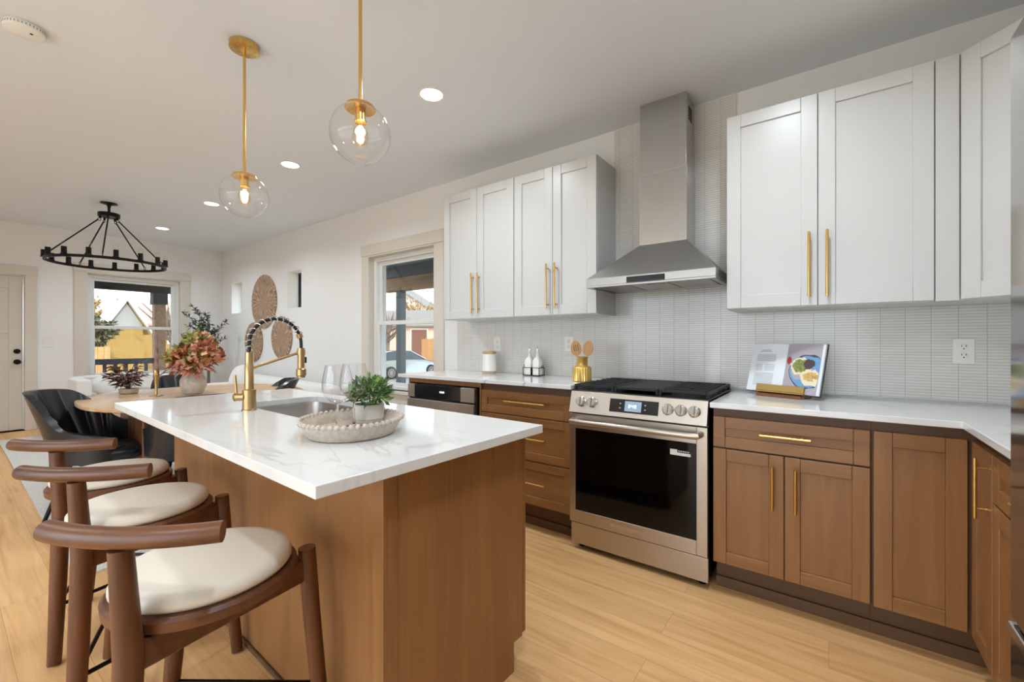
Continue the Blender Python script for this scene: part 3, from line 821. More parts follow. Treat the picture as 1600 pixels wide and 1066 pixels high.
# ------------------------------------------------------------------ range hood
e = thing('range_hood', 'stainless steel chimney range hood above the gas range', 'range hood', (-0.837, YB-0.013, 0))
hx, hy, zb, zt = 0.369, -0.417, 1.531, 1.587
cx0, cx1, cy_, cz = -0.115, 0.17, -0.195, 1.80
b = MB()
b.box(-hx, hx, hy, 0, zb+0.012, zt)
b.hexa([(-hx, hy, zt), (hx, hy, zt), (hx, 0, zt), (-hx, 0, zt), (cx0, cy_, cz), (cx1, cy_, cz), (cx1, 0, cz), (cx0, 0, cz)])
b.box(-hx, hx, hy, hy+0.03, zb, zb+0.012); b.box(-hx, hx, -0.03, 0, zb, zb+0.012); b.box(-hx, -hx+0.03, hy+0.03, -0.03, zb, zb+0.012); b.box(hx-0.03, hx, hy+0.03, -0.03, zb, zb+0.012)
b.build('canopy', 'hood_steel', e, 0, bevel=0.002)
b = MB(); b.box(cx0, cx1, cy_, -0.001, cz, 2.235); o = b.build('chimney', 'steel_v', e, 0, bevel=0.002)
b = MB(); b.box(cx0+0.004, cx1-0.004, cy_+0.004, -0.001, 2.235, ZC-0.001); o = b.build('chimney_extension', 'steel_v', e, 0, bevel=0.002)
b = MB()
for k in range(5): b.box(cx1-0.0045, cx1-0.003, cy_+0.05, cy_+0.13, 2.53+k*0.017, 2.54+k*0.017)
b.build('vent_slots', 'black_gap', o, 0)
b = MB(); b.box(-0.11, 0.11, hy-0.002, hy+0.002, zb+0.014, zb+0.048); b.build('control_panel', 'panel_glass', e, 0, bevel=0.001)
b = MB()
for k in range(3): b.box(-0.33+k*0.222, -0.33+k*0.222+0.212, hy+0.045, -0.045, zb+0.004, zb+0.011)
b.build('filter', 'sink_steel', e, 0, bevel=0.002)
for x in (-0.2, 0.2):
    b = MB(); b.cyl((x, hy+0.038, zb+0.002), (x, hy+0.038, zb+0.012), 0.018, seg=18); b.build('hood_lamp', 'white_plastic', e)
b = MB(); b.tube([(0.0, hy+0.03, zb+0.006), (0.0, hy+0.03, zb-0.008), (0.10, hy+0.03, zb-0.008), (0.10, hy+0.03, zb+0.006)], 0.004, 8); b.build('filter_handle', 'steel', e)

# ------------------------------------------------------------------ gas range
e = thing('gas_range', 'stainless steel slide-in gas range with black oven glass', 'range', (-0.838, 2.20, 0))
gw = 0.372
b = MB(); b.mat(0); b.box(-gw, gw, 0.03, 0.60, 0.05, 0.895)
b.mat(0)
for x in (-gw+0.04, gw-0.04):
    for y in (0.08, 0.55): b.cyl((x, y, 0), (x, y, 0.05), 0.018, seg=12)
b.build('body', ['enamel_black'], e, 0, bevel=0.002)
b = MB(); b.prism([(-0.012, 0.797), (0.022, 0.915), (0.05, 0.915), (0.05, 0.797)], -gw, gw, Matrix(((0,0,1,0),(1,0,0,0),(0,1,0,0),(0,0,0,1))))
cp = b.build('control_panel', 'range_steel', e, 0, bevel=0.002)
nrm = Vector((0, -0.118, 0.034)).normalized(); nrm = Vector((0, -0.961, 0.277))
def on_panel(x, z, off=0.0):
    t_ = (z-0.797)/0.118
    return Vector((x, -0.012+0.034*t_, z))+nrm*off
Mp = lambda x, z: Matrix.Translation(on_panel(x, z)) @ Vector((0, 0, 1)).rotation_difference(nrm).to_matrix().to_4x4()
for kx in (-0.298, -0.230, 0.187, 0.250, 0.313):
    b = MB(); b.lathe([(0, 0), (0.029, 0), (0.029, 0.006), (0.025, 0.008), (0.024, 0.028), (0.021, 0.031), (0, 0.031)], 28, M=Mp(kx, 0.858))
    b.box(-0.0055, 0.0055, -0.025, 0.025, 0.008, 0.041, Mp(kx, 0.858))
    kb = b.build('knob', 'chrome', cp, 40, bevel=0.001)
b = MB(); b.box(-0.126, 0.138, -0.036, 0.036, 0.0, 0.003, Mp(0, 0.856)); dp = b.build('display_panel', 'panel_glass', cp, 0)
b = MB(); b.box(-0.04, 0.05, -0.027, 0.027, 0.0032, 0.0042, Mp(0, 0.856)); b.build('screen', 'screen_blue', dp, 0)
segs = {'2': 'abged', '4': 'fgbc', '9': 'abcdfg'}
b = MB()
def seg7(ch, x0, M_):
    w_, h_, t_ = 0.009, 0.016, 0.0018
    S = {'a': (0, w_, h_-t_, h_), 'g': (0, w_, h_/2-t_/2, h_/2+t_/2), 'd': (0, w_, 0, t_), 'f': (0, t_, h_/2, h_), 'b': (w_-t_, w_, h_/2, h_), 'e': (0, t_, 0, h_/2), 'c': (w_-t_, w_, 0, h_/2)}
    for k in segs[ch]:
        a = S[k]; b.box(x0+a[0], x0+a[1], -0.008+a[2], -0.008+a[3], 0.0043, 0.0048, M_)
seg7('2', -0.019, Mp(0, 0.856)); seg7('4', -0.001, Mp(0, 0.856)); seg7('9', 0.013, Mp(0, 0.856))
for q in (-0.004, 0.003): b.box(-0.0065, -0.0045, q-0.001, q+0.001, 0.0043, 0.0048, Mp(0, 0.856))
b.build('clock_digits', 'screen_digit', cp, 0)
for x in (-0.066, 0.07):
    for z in (-0.012, 0.012): b = MB(); b.box(x-0.004, x+0.004, z-0.003, z+0.003, 0.0031, 0.0035, Mp(0, 0.856)); b.build('touch_icon', 'ink', dp, 0)
b = MB(); x0, x1 = -gw, gw
b.box(x0, -0.336, 0, 0.035, 0.165, 0.788); b.box(0.322, x1, 0, 0.035, 0.165, 0.788); b.box(-0.336, 0.322, 0, 0.035, 0.705, 0.788); b.box(-0.336, 0.322, 0, 0.035, 0.165, 0.235)
od = b.build('oven_door', 'range_steel', e, 0, bevel=0.002)
b = MB(); b.box(-0.3365, 0.3225, 0.003, 0.03, 0.2345, 0.7055); b.build('oven_window', 'oven_glass', od, 0)
b = MB(); b.tube([(-0.34, -0.012, 0.752), (-0.335, -0.05, 0.752), (-0.30, -0.056, 0.752), (0.30, -0.056, 0.752), (0.335, -0.05, 0.752), (0.34, -0.012, 0.752)], 0.0155, 16)
b.cyl((-0.335, 0.004, 0.752), (-0.335, -0.035, 0.752), 0.014); b.cyl((0.335, 0.004, 0.752), (0.335, -0.035, 0.752), 0.014)
b.build('oven_handle', 'range_steel', od)
b = MB(); b.mat(0); b.box(0.197, 0.2315, 0.0018, 0.003, 0.636, 0.664); b.box(0.2315, 0.295, 0.0018, 0.003, 0.636, 0.650)
b.mat(1); 
for k in range(5): b.box(0.236+k*0.011, 0.244+k*0.011, 0.0016, 0.0028, 0.654, 0.661)
o = b.build('sticker', ['sticker_white', 'ink'], od, 0); o['label'] = 'small white sticker on the oven glass'
b = MB(); b.mat(0); b.box(-0.118, 0.05, -0.002, 0.001, 0.196, 0.212); b.mat(1)
for k in range(10): b.box(-0.108+k*0.0152, -0.098+k*0.0152, -0.0026, -0.0018, 0.2, 0.208)
b.build('badge', ['chrome', 'range_steel'], od, 0)
b = MB(); b.box(-gw, gw, 0.018, 0.05, 0.035, 0.155); b.build('bottom_drawer', 'range_steel', e, 0, bevel=0.003)
b = MB(); b.box(-gw-0.002, gw+0.002, 0.03, 0.613, 0.895, 0.921); b.build('cooktop', 'enamel_black', e, 0, bevel=0.004)
for bx, by, br in ((-0.245, 0.18, 0.045), (-0.245, 0.45, 0.036), (0.245, 0.18, 0.05), (0.245, 0.45, 0.036)):
    b = MB(); b.lathe([(0, 0.921), (br+0.012, 0.921), (br+0.01, 0.927), (br, 0.93), (br, 0.937), (br-0.006, 0.941), (0, 0.941)], 24, c=(bx, by, 0)); b.build('burner', 'cast_iron', e)
for gx, hw in ((-0.247, 0.122), (0.0, 0.121), (0.247, 0.122)):
    b = MB(); y0, y1 = 0.05, 0.60
    for xx in (gx-hw, gx+hw-0.014): b.box(xx, xx+0.014, y0, y1, 0.938, 0.953)
    for yy in (y0, y1-0.014): b.box(gx-hw+0.014, gx+hw-0.014, yy, yy+0.014, 0.938, 0.953)
    for xx in (gx-hw, gx+hw-0.014):
        for yy in (y0, (y0+y1)/2, y1-0.014): b.box(xx, xx+0.014, yy, yy+0.014, 0.921, 0.938)
    if abs(gx) < 0.1:
        b.box(gx-hw+0.014, gx+hw-0.014, y0+0.014, y1-0.014, 0.942, 0.950)
        g_ = b.build('griddle', 'cast_iron', e, 0, bevel=0.003)
    else:
        for k in range(7):
            yy = y0+0.05+k*(y1-y0-0.11)/6; 
            near = min(abs(yy-0.18), abs(yy-0.45)) < 0.04
            if near:
                b.box(gx-hw+0.014, gx-0.05, yy, yy+0.010, 0.942, 0.958); b.box(gx+0.05, gx+hw-0.014, yy, yy+0.010, 0.942, 0.958)
            else: b.box(gx-hw+0.014, gx+hw-0.014, yy, yy+0.010, 0.942, 0.958)
        for yy in (0.18, 0.45):
            for a_ in (0, 90, 180, 270):
                M_ = Matrix.Translation((gx, yy, 0)) @ Matrix.Rotation(R(a_), 4, 'Z')
                b.box(0.018, 0.06, -0.004, 0.004, 0.941, 0.956, M_)
        b.build('grate', 'cast_iron', e, 0, bevel=0.0025)

# ------------------------------------------------------------------ fridge
e = thing('refrigerator', 'tall stainless steel refrigerator at the right edge of the kitchen', 'refrigerator', (0.25, 1.103, 0))
b = MB(); b.mat(0); b.box(0.075, 0.765, -0.91, 0.0, 0.03, 1.715); b.box(0.1, 0.74, -0.88, -0.03, 0.0, 0.03); b.build('body', 'steel_v', e, 0, bevel=0.004)
for y0, y1, hy_ in ((-0.454, 0.0, -0.41), (-0.91, -0.457, -0.50)):
    b = MB(); b.box(0.0, 0.072, y0, y1, 0.728, 1.725); o = b.build('door', 'fridge_steel', e, 0, bevel=0.008, bseg=3)
    b = MB(); b.tube([(0, hy_, 0.86), (-0.045, hy_, 0.86), (-0.045, hy_, 1.45), (0, hy_, 1.45)], 0.011, 12); b.build('handle', 'chrome', o)
b = MB(); b.box(0.0, 0.072, -0.91, 0.0, 0.07, 0.722); o = b.build('freezer_drawer', 'fridge_steel', e, 0, bevel=0.008, bseg=3)
b = MB(); b.box(-0.004, 0.03, -0.905, -0.004, 0.704, 0.7235); b.build('handle', 'chrome', o, 0, bevel=0.004)

# ------------------------------------------------------------------ island
ISL_YAW = R(-1.7)
Mi = Matrix.Translation((-0.883, 0.486, 0)) @ Matrix.Rotation(ISL_YAW, 4, 'Z')
def isl(x, y): 
    v = Mi @ Vector((x, y, 0)); return (v.x, v.y)
# slab local frame: near right corner (0,0), x from -2.03 to 0, y from 0 to .867
IW, ID = 2.03, 0.867
o_ = isl(0, 0)
b = MB()
sx0, sx1, sy0, sy1 = -1.51, -0.80, 0.375, 0.775
def rrect(x0, x1, y0, y1, r, n=6):
    P = []
    for cx_, cy2, a0 in ((x1-r, y1-r, 0), (x0+r, y1-r, 90), (x0+r, y0+r, 180), (x1-r, y0+r, 270)):
        for k in range(n+1):
            a = R(a0+90*k/n); P.append((cx_+r*math.cos(a), cy2+r*math.sin(a)))
    return P
hole = rrect(sx0, sx1, sy0, sy1, 0.07)
outer = [(0, ID), (-IW, ID), (-IW, 0), (0, 0)]
def slab_with_hole(b, outer, hole, z0, z1):
    n = len(hole); q = n//4
    for z, flip in ((z1, False), (z0, True)):
        O = [b.bm.verts.new((x, y, z)) for x, y in outer]; Hh = [b.bm.verts.new((x, y, z)) for x, y in hole]
        for k in range(4):
            seg_ = Hh[k*q:(k+1)*q]
            for i in range(len(seg_)-1): b._f([O[k], seg_[i+1], seg_[i]])
            nx = Hh[((k+1)*q) % n]
            b._f([O[k], O[(k+1) % 4], nx, seg_[-1]])
        if flip: ob, hb = O, Hh
        else: ot, ht = O, Hh
    b.bridge(ob, ot); b.bridge(hb, ht)
slab_with_hole(b, outer, hole, CT_I-0.03, CT_I)
it = b.build('island_countertop', 'quartz', None, 0, bevel=0.0025, loc=(o_[0], o_[1], 0), rot=(0, 0, ISL_YAW))
tag(it, 'white veined quartz island countertop with a sink cut-out', 'countertop')
e = thing('island_cabinet', 'brown wooden kitchen island base under the white slab', 'kitchen island', (o_[0], o_[1], 0), ISL_YAW)
bx0, bx1, by0, by1 = -1.95, -0.06, 0.226, 0.845; zt_ = CT_I-0.0305
b = MB(); b.box(bx0, bx1-0.022, by0, by0+0.012, 0.0, zt_); b.build('back_panel', 'cab_v', e, 0)
b = MB(); b.prism([(by0-0.004, 0.0), (by1-0.075, 0.0), (by1-0.075, 0.105), (by1-0.026, 0.105), (by1-0.026, zt_), (by0-0.004, zt_)], bx1-0.022, bx1, Matrix(((0,0,1,0),(1,0,0,0),(0,1,0,0),(0,0,0,1))))
b.build('end_panel', 'cab_v', e, 0, bevel=0.0015)
b = MB(); b.box(bx0, bx0+0.02, by0+0.012, by1-0.024, 0.0, zt_); b.build('end_panel', 'cab_v', e, 0, bevel=0.0015)
b = MB(); b.mat(0); b.box(bx0+0.02, bx1-0.022, by0+0.012, by1-0.022, 0.105, 0.16); b.box(bx0+0.02, bx1-0.022, by1-0.06, by1-0.022, 0.16, zt_)
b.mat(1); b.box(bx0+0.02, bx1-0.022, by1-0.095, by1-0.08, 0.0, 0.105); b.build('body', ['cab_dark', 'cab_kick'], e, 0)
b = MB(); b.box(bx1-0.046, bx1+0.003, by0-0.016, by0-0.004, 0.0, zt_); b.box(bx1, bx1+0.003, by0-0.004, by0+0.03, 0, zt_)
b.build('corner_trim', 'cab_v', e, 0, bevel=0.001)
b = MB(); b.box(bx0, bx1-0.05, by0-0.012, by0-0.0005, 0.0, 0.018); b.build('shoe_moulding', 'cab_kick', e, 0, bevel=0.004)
for k in range(4):
    xa = bx0+0.004+k*(bx1-bx0)/4; xb_ = bx0+(k+1)*(bx1-bx0)/4-0.004
    o = shaker('door', e, 0, xb_-xa, 0.11, zt_-0.02, WOOD); o.location = (xb_, by1, 0.11); o.rotation_euler = (0, 0, PI)
    handle_mesh(True, 0.19).build('handle', 'brass', o, loc=(0.05 if k % 2 else xb_-xa-0.05, 0, 0.5))
# sink
e = thing('kitchen_sink', 'undermount stainless steel sink set in the island', 'sink', (o_[0], o_[1], 0), ISL_YAW)
b = MB(); zr = CT_I-0.0306
rings = []
for (ins, z, r) in ((-0.012, zr, 0.08), (0.0, zr, 0.07), (0.002, zr-0.01, 0.07), (0.008, zr-0.17, 0.065), (0.03, zr-0.19, 0.05), (0.16, zr-0.197, 0.03)):
    rings.append([b.bm.verts.new((x, y, z)) for x, y in rrect(sx0+ins, sx1-ins, sy0+ins, sy1-ins, r)])
for p, q in zip(rings, rings[1:]): b.bridge(p, q)
b._f(rings[-1])
o = b.build('basin', 'sink_steel', e, 50); m_ = o.modifiers.new('thickness', 'SOLIDIFY'); m_.thickness = 0.0015; m_.offset = 1
b = MB(); b.lathe([(0, zr-0.196), (0.045, zr-0.196), (0.045, zr-0.192), (0.03, zr-0.1945), (0, zr-0.1945)], 24, c=((sx0+sx1)/2, (sy0+sy1)/2, 0)); b.build('drain', 'chrome', e)
# faucet
fx, fy = isl(-1.228, 0.333)
e = thing('kitchen_faucet', 'brass spring-neck kitchen faucet standing behind the island sink', 'faucet', (-2.11, 0.851, CT_I), R(-6))
b = MB(); b.lathe([(0, 0), (0.031, 0), (0.031, 0.004), (0.0275, 0.006), (0.0275, 0.092), (0.019, 0.096), (0.019, 0.196), (0.017, 0.2), (0.017, 0.262), (0, 0.262)], 28); b.build('body', 'antique_brass', e)
arc = []
for k in range(25):
    t_ = k/24; a = PI*(1-t_)
    arc.append((0, 0.113+0.113*math.cos(a), 0.30+0.118*math.sin(a)))
arc = [(0, 0, 0.255), (0, 0, 0.28)]+arc+[(0, 0.226, 0.285), (0, 0.226, 0.262)]
b = MB(); b.tube(arc, 0.0075, 12); b.build('hose', 'rubber_black', e)
def along(path, t):
    P = [Vector(p) for p in path]; ln = [0]
    for p, q in zip(P, P[1:]): ln.append(ln[-1]+(q-p).length)
    d = t*ln[-1]
    for i in range(len(P)-1):
        if d <= ln[i+1]+1e-9:
            f_ = (d-ln[i])/(ln[i+1]-ln[i]); return P[i].lerp(P[i+1], f_), (P[i+1]-P[i]).normalized()
    return P[-1], (P[-1]-P[-2]).normalized()
coil = []
nt_ = 13
for k in range(nt_*14+1):
    p, d = along(arc, 0.02+0.79*k/(nt_*14)); a = 2*PI*k/14
    e1 = Vector((1, 0, 0)); e2 = d.cross(e1).normalized()
    coil.append(p+e1*(0.0145*math.cos(a))+e2*(0.0145*math.sin(a)))
b = MB(); b.tube(coil, 0.0026, 6); b.build('spring', 'chrome', e)
b = MB(); p, d = along(arc, 0.82); b.cyl(p-d*0.008, p+d*0.012, 0.0145); b.cyl((0, 0.226, 0.279), (0, 0.226, 0.18), 0.0165); b.lathe([(0.0165, 0.185), (0.0165, 0.18), (0.0235, 0.174), (0.0235, 0.145), (0.019, 0.141), (0.019, 0.134), (0, 0.134)], 24, c=(0, 0.226, 0)); b.build('spray_head', 'antique_brass', e)
b = MB(); b.box(-0.004, 0.004, 0.2425, 0.252, 0.205, 0.235); b.build('spray_button', 'rubber_black', e, 0, bevel=0.002)
b = MB(); b.tube([(0, 0.015, 0.192), (0, 0.21, 0.255)], 0.0065, 12); b.lathe([(0.018, 0.245), (0.0195, 0.245), (0.0195, 0.268), (0.018, 0.268)], 24, c=(0, 0.226, 0)); b.build('support_arm', 'antique_brass', e)
b = MB(); b.cyl((0, -0.02, 0.062), (-0.02, -0.05, 0.062), 0.017); b.cyl((-0.02, -0.05, 0.062), (-0.024, -0.056, 0.062), 0.02, 0.014); b.tube([(-0.018, -0.045, 0.07), (-0.024, -0.05, 0.16)], [0.006, 0.0055], 12); b.build('lever', 'antique_brass', e)

# ------------------------------------------------------------------ things on the island
tray_c = (-1.295, 0.843); ta, tb = 0.178, 0.163; trot = math.atan2(0.804, -0.595)
e = thing('serving_tray', 'oval whitewashed wooden tray with a beaded rim on the island', 'tray', (tray_c[0], tray_c[1], CT_I+0.0002), trot)
b = MB(); b.lathe([(0, 0), (0.80, 0), (0.86, 0.006), (0.97, 0.044), (1.0, 0.05), (0.985, 0.054), (0.94, 0.05), (0.83, 0.018), (0.0, 0.0165)], 64, sx=ta, sy=tb); b.build('dish', 'tray_wood', e, 50)
b = MB()
for k in range(52):
    a = 2*PI*k/52; x, y = ta*0.985*math.cos(a), tb*0.985*math.sin(a); r = 0.0088
    b.lathe([(0, -r), (r*0.7, -r*0.7), (r, 0), (r*0.7, r*0.7), (0, r)], 8, c=(x, y, 0.052), sx=1.0, sy=1.0)
b.build('beaded_rim', 'tray_wood', e, 80)
zt0 = CT_I+0.0002+0.0172
g1 = thing('wine_glass', 'clear stemmed wine glass on the tray, the one nearer the island edge', 'wine glass', (-1.269, 0.772, zt0), 0, 'wine glasses on the island tray')
b = MB(); b.lathe([(0.0042, 0.0935), (0.012, 0.0965), (0.024, 0.103), (0.039, 0.1185), (0.0465, 0.14), (0.0463, 0.16), (0.0435, 0.182), (0.0385, 0.205), (0.0362, 0.216)], 48); b.build('bowl', 'thin_wine_glass', g1, 80)
b = MB(); b.lathe([(0.0355, 0.2155), (0.0366, 0.2155), (0.0366, 0.2168), (0.0355, 0.2168), (0.0355, 0.2155)], 48); b.build('rim', 'thin_wine_glass', g1, 80)
b = MB(); b.lathe([(0, 0), (0.034, 0.0004), (0.0355, 0.0018), (0.025, 0.003), (0.008, 0.006), (0.0042, 0.012), (0.0036, 0.05), (0.0038, 0.08), (0.0055, 0.09), (0.0075, 0.0945), (0, 0.096)], 40); b.build('stem', 'wine_glass', g1, 60)
g2 = dup(g1, (-1.315, 0.862, zt0), label='clear stemmed wine glass on the tray, the one beside the potted herb')
e = thing('potted_plant', 'bushy green herb in a round cement pot on the island tray', 'plant', (-1.357, 0.951, zt0))
b = MB(); b.lathe([(0, 0), (0.046, 0), (0.049, 0.004), (0.049, 0.012), (0.053, 0.014), (0.053, 0.064), (0.050, 0.066), (0.048, 0.058), (0, 0.056)], 40); b.build('pot', 'pot_cement', e, 40)
b = MB(); b.lathe([(0, 0.057), (0.047, 0.0575), (0.047, 0.0585), (0, 0.06)], 24); b.build('soil', 'soil', e)
def foliage(b, n, c, rx, rz, L_, W_, seed, mats=1, stemlet=None, up=0.3):
    rnd = random.Random(seed)
    for i in range(n):
        a = rnd.uniform(0, 2*PI); ph = math.acos(rnd.uniform(-0.5, 1)); rr = rnd.uniform(0.35, 1)**0.6
        d = Vector((math.sin(ph)*math.cos(a), math.sin(ph)*math.sin(a), math.cos(ph)))
        p = Vector(c)+Vector((d.x*rx*rr, d.y*rx*rr, d.z*rz*rr))
        dd = (d+Vector((rnd.uniform(-.6, .6), rnd.uniform(-.6, .6), rnd.uniform(-.3, .6)+up))).normalized()
        nn = Vector((rnd.uniform(-1, 1), rnd.uniform(-1, 1), rnd.uniform(0.2, 1)))
        b.mi = rnd.randrange(mats)
        b.leaf(p, dd, nn, L_*rnd.uniform(0.6, 1.2), W_*rnd.uniform(0.7, 1.2))
b = MB(); foliage(b, 640, (0.005, 0.0, 0.103), 0.072, 0.056, 0.026, 0.0135, 3, 2)
b.build('foliage', ['leaf_green', 'leaf_dark'], e, 0, recalc=False)
b = MB()
for k in range(14):
    a = k*2.4; b.tube([(0.02*math.cos(a), 0.02*math.sin(a), 0.058), (0.045*math.cos(a), 0.045*math.sin(a), 0.11), (0.05*math.cos(a), 0.05*math.sin(a), 0.15)], 0.0015, 5)
b.build('stems', 'leaf_dark', e)

# ------------------------------------------------------------------ things on the wall counters
e = thing('canister', 'white ceramic canister with a wooden lid and stone-coloured foot on the counter', 'canister', (-2.215, 2.685, CT_L))
b = MB(); b.mat(1); b.lathe([(0, 0), (0.057, 0), (0.059, 0.004), (0.059, 0.022)], 36); b.mat(0); b.lathe([(0.059, 0.022), (0.057, 0.09), (0.053, 0.158), (0.05, 0.16), (0, 0.16)], 36)
b.build('body', ['ceramic_white', 'ceramic_stone'], e, 40)
b = MB(); b.lathe([(0, 0.16), (0.054, 0.16), (0.056, 0.164), (0.056, 0.174), (0.053, 0.178), (0, 0.179)], 36); b.build('lid', 'spoon_wood', e, 40)
b = MB(); b.tube([(-0.054, -0.01, 0.15), (-0.064, -0.01, 0.165), (-0.062, -0.01, 0.178), (-0.052, -0.01, 0.176)], 0.002, 8); b.build('clasp', 'chrome', e)
e = thing('bottle_rack', 'small black wire rack holding two white bottles on the counter', 'rack', (-1.795, 2.70, CT_L))
b = MB(); hw, hd = 0.072, 0.036
for z in (0.006, 0.062): b.tube([(-hw, -hd, z), (hw, -hd, z), (hw, hd, z), (-hw, hd, z)], 0.0026, 8, closed=True)
for x in (-hw, 0, hw):
    for y in (-hd, hd): b.cyl((x, y, 0), (x, y, 0.062), 0.0026, seg=8)
b.box(-hw, hw, -hd, hd, 0.003, 0.006); b.box(-0.0015, 0.0015, -hd, hd, 0.003, 0.062)
for sgn in (-1, 1): b.tube([(sgn*hw, -0.012, 0.062), (sgn*(hw+0.012), -0.01, 0.078), (sgn*(hw+0.012), 0.01, 0.078), (sgn*hw, 0.012, 0.062)], 0.0022, 8)
b.build('wire_frame', 'black_metal', e)
def bottle(x, label):
    t = thing('oil_bottle', label, 'bottle', (x, 2.70, CT_L+0.0065), 0, 'white oil bottles in the wire rack')
    b = MB(); hw_ = 0.0285
    rings = []
    for s_, z, r in ((hw_, 0, 0.006), (hw_, 0.105, 0.006), (hw_*0.85, 0.12, 0.012), (0.014, 0.14, 0.0138), (0.0125, 0.172, 0.0123), (0.014, 0.174, 0.0138), (0.014, 0.18, 0.0138)):
        rings.append([b.bm.verts.new((p[0], p[1], z)) for p in rrect(-s_, s_, -s_, s_, min(r, s_*0.98), 4)])
    for p, q in zip(rings, rings[1:]): b.bridge(p, q)
    b._f(rings[0][::-1]); b._f(rings[-1]); b.build('glass_body', 'ceramic_white', t, 40)
    b = MB(); b.cyl((0, 0, 0.18), (0, 0, 0.188), 0.009); b.tube([(0, 0, 0.186), (0, 0, 0.2), (0.004, -0.008, 0.212), (0.01, -0.018, 0.216)], [0.004, 0.0035, 0.003, 0.0025], 8); b.build('pour_spout', 'chrome', t)
    return t
bottle(-1.831, 'white square bottle with steel spout, left one of the rack pair')
bottle(-1.759, 'white square bottle with steel spout, right one of the rack pair')
e = thing('utensil_crock', 'ribbed gold utensil jar at the corner of the left counter', 'jar', (-1.285, 2.50, CT_L))
b = MB()
def ribbed(b, prof, seg, n, amp):
    rings = []
    for r, z, am in prof:
        rings.append([b.bm.verts.new(((r+am*amp*math.cos(n*2*PI*k/seg))*math.cos(2*PI*k/seg), (r+am*amp*math.cos(n*2*PI*k/seg))*math.sin(2*PI*k/seg), z)) for k in range(seg)])
    for p, q in zip(rings, rings[1:]): b.bridge(p, q)
    return rings
rg = ribbed(b, [(0.052, 0.0, 0), (0.058, 0.004, 1), (0.058, 0.085, 1), (0.05, 0.097, 0.5), (0.036, 0.103, 0), (0.036, 0.15, 0), (0.039, 0.156, 0), (0.039, 0.16, 0), (0.033, 0.16, 0), (0.033, 0.1, 0), (0.046, 0.088, 0), (0.052, 0.08, 0), (0.052, 0.008, 0)], 96, 24, 0.0022)
b._f(rg[0][::-1]); b._f(rg[-1])
b.build('body', 'gold_lustre', e, 50)
def utensil(name, label, loc, rot, slots):
    t = thing(name, label, 'utensil', loc, rot=rot)
    b = MB(); b.tube([(0, 0, 0), (0, 0, 0.08), (0, 0, 0.16)], [0.007, 0.006, 0.0065], 10); b.build('shaft', 'spoon_wood', t)
    b = MB()
    P = []
    for k in range(24):
        a = 2*PI*k/24; x = 0.034*math.sin(a)*(1+0.12*math.cos(a)); z = 0.205+0.05*(-math.cos(a)); P.append((x, z))
    Mx = Matrix(((1,0,0,0),(0,0,1,0),(0,1,0,0),(0,0,0,1)))
    b.prism(P, -0.004, 0.004, Mx); o = b.build('blade', 'spoon_wood', t, 40, bevel=0.002)
    if slots:
        b = MB()
        for x in (-0.012, 0.0, 0.012): b.box(x-0.002, x+0.002, -0.0046, 0.0046, 0.185, 0.228)
        b.build('slots', 'cab_dark', o, 0)
    return t
utensil('slotted_spoon', 'slotted wooden spoon leaning left in the gold jar', (-1.293, 2.497, CT_L+0.012), Euler((0.02, R(-8.5), R(27))), True)
utensil('wooden_spatula', 'broad wooden spatula leaning right in the gold jar', (-1.277, 2.503, CT_L+0.012), Euler((-0.02, R(8.5), R(27))), False)
# cookbook on stand
SR = R(-23)
Ms = Matrix.Rotation(SR, 3, 'Z')
sx_, sy_ = -0.185, 2.655
e = thing('book_stand', 'low wood and brass cookbook stand on the right counter', 'book stand', (sx_, sy_, CT_R), SR)
b = MB(); b.box(-0.11, 0.11, -0.075, -0.035, 0, 0.016); b.box(-0.11, 0.11, -0.035, 0.04, 0, 0.012); b.build('base_block', 'acacia', e, 0, bevel=0.003)
b = MB(); Mb = Matrix.Translation((0, -0.045, 0.016)) @ Matrix.Rotation(R(-18), 4, 'X')
b.box(-0.118, 0.118, -0.022, -0.012, 0.008, 0.042, Mb); b.box(-0.118, 0.118, -0.022, 0.004, 0.0, 0.008, Mb); b.build('front_rail', 'old_brass', e, 0, bevel=0.002)
b = MB(); b.box(-0.03, 0.03, 0.012, 0.02, 0.0, 0.16, Mb); b.build('back_rest', 'acacia', e, 0, bevel=0.002)
lean = R(-18)
bk = thing('cookbook', 'open cookbook showing a recipe page and a photo of food on a plate', 'book', tuple(Vector((sx_, sy_, 0))+Ms @ Vector((0, -0.055, 0))+Vector((0, 0, CT_R+0.027))), rot=(Matrix.Rotation(SR, 3, 'Z') @ Matrix.Rotation(lean, 3, 'X')).to_euler())
# local: x across, z up the page, -y towards the reader
bw, bh = 0.178, 0.262
b = MB()
for s_ in (-1, 1):
    def pg(i, j, s_=s_):
        t_ = i/10; z = bh*j
        y = 0.012-0.010*math.sin(PI*min(1, t_*1.15))*(1-0.4*t_)-0.004
        return (s_*bw*t_, y, z)
    lower = []
    b.grid(lambda i, j: pg(i, j), 11, 2)
    b.grid(lambda i, j: (s_*bw*i/10, 0.0205, bh*j), 11, 2)
    b.quad(pg(10, 0), pg(10, 1), (s_*bw, 0.0205, bh), (s_*bw, 0.0205, 0))
    for j in (0, 1):
        for i in range(10): b.quad(pg(i, j), pg(i+1, j), (s_*bw*(i+1)/10, 0.0205, bh*j), (s_*bw*i/10, 0.0205, bh*j))
bmesh.ops.remove_doubles(b.bm, verts=b.bm.verts[:], dist=1e-6)
b.build('page_block', 'paper', bk, 30)
b = MB(); b.box(-bw-0.006, bw+0.006, 0.021, 0.0245, -0.004, bh+0.005); b.build('cover', 'book_cover', bk, 0, bevel=0.001)
def ypg(x): 
    t_ = abs(x)/bw; return 0.012-0.010*math.sin(PI*min(1, t_*1.15))*(1-0.4*t_)-0.004
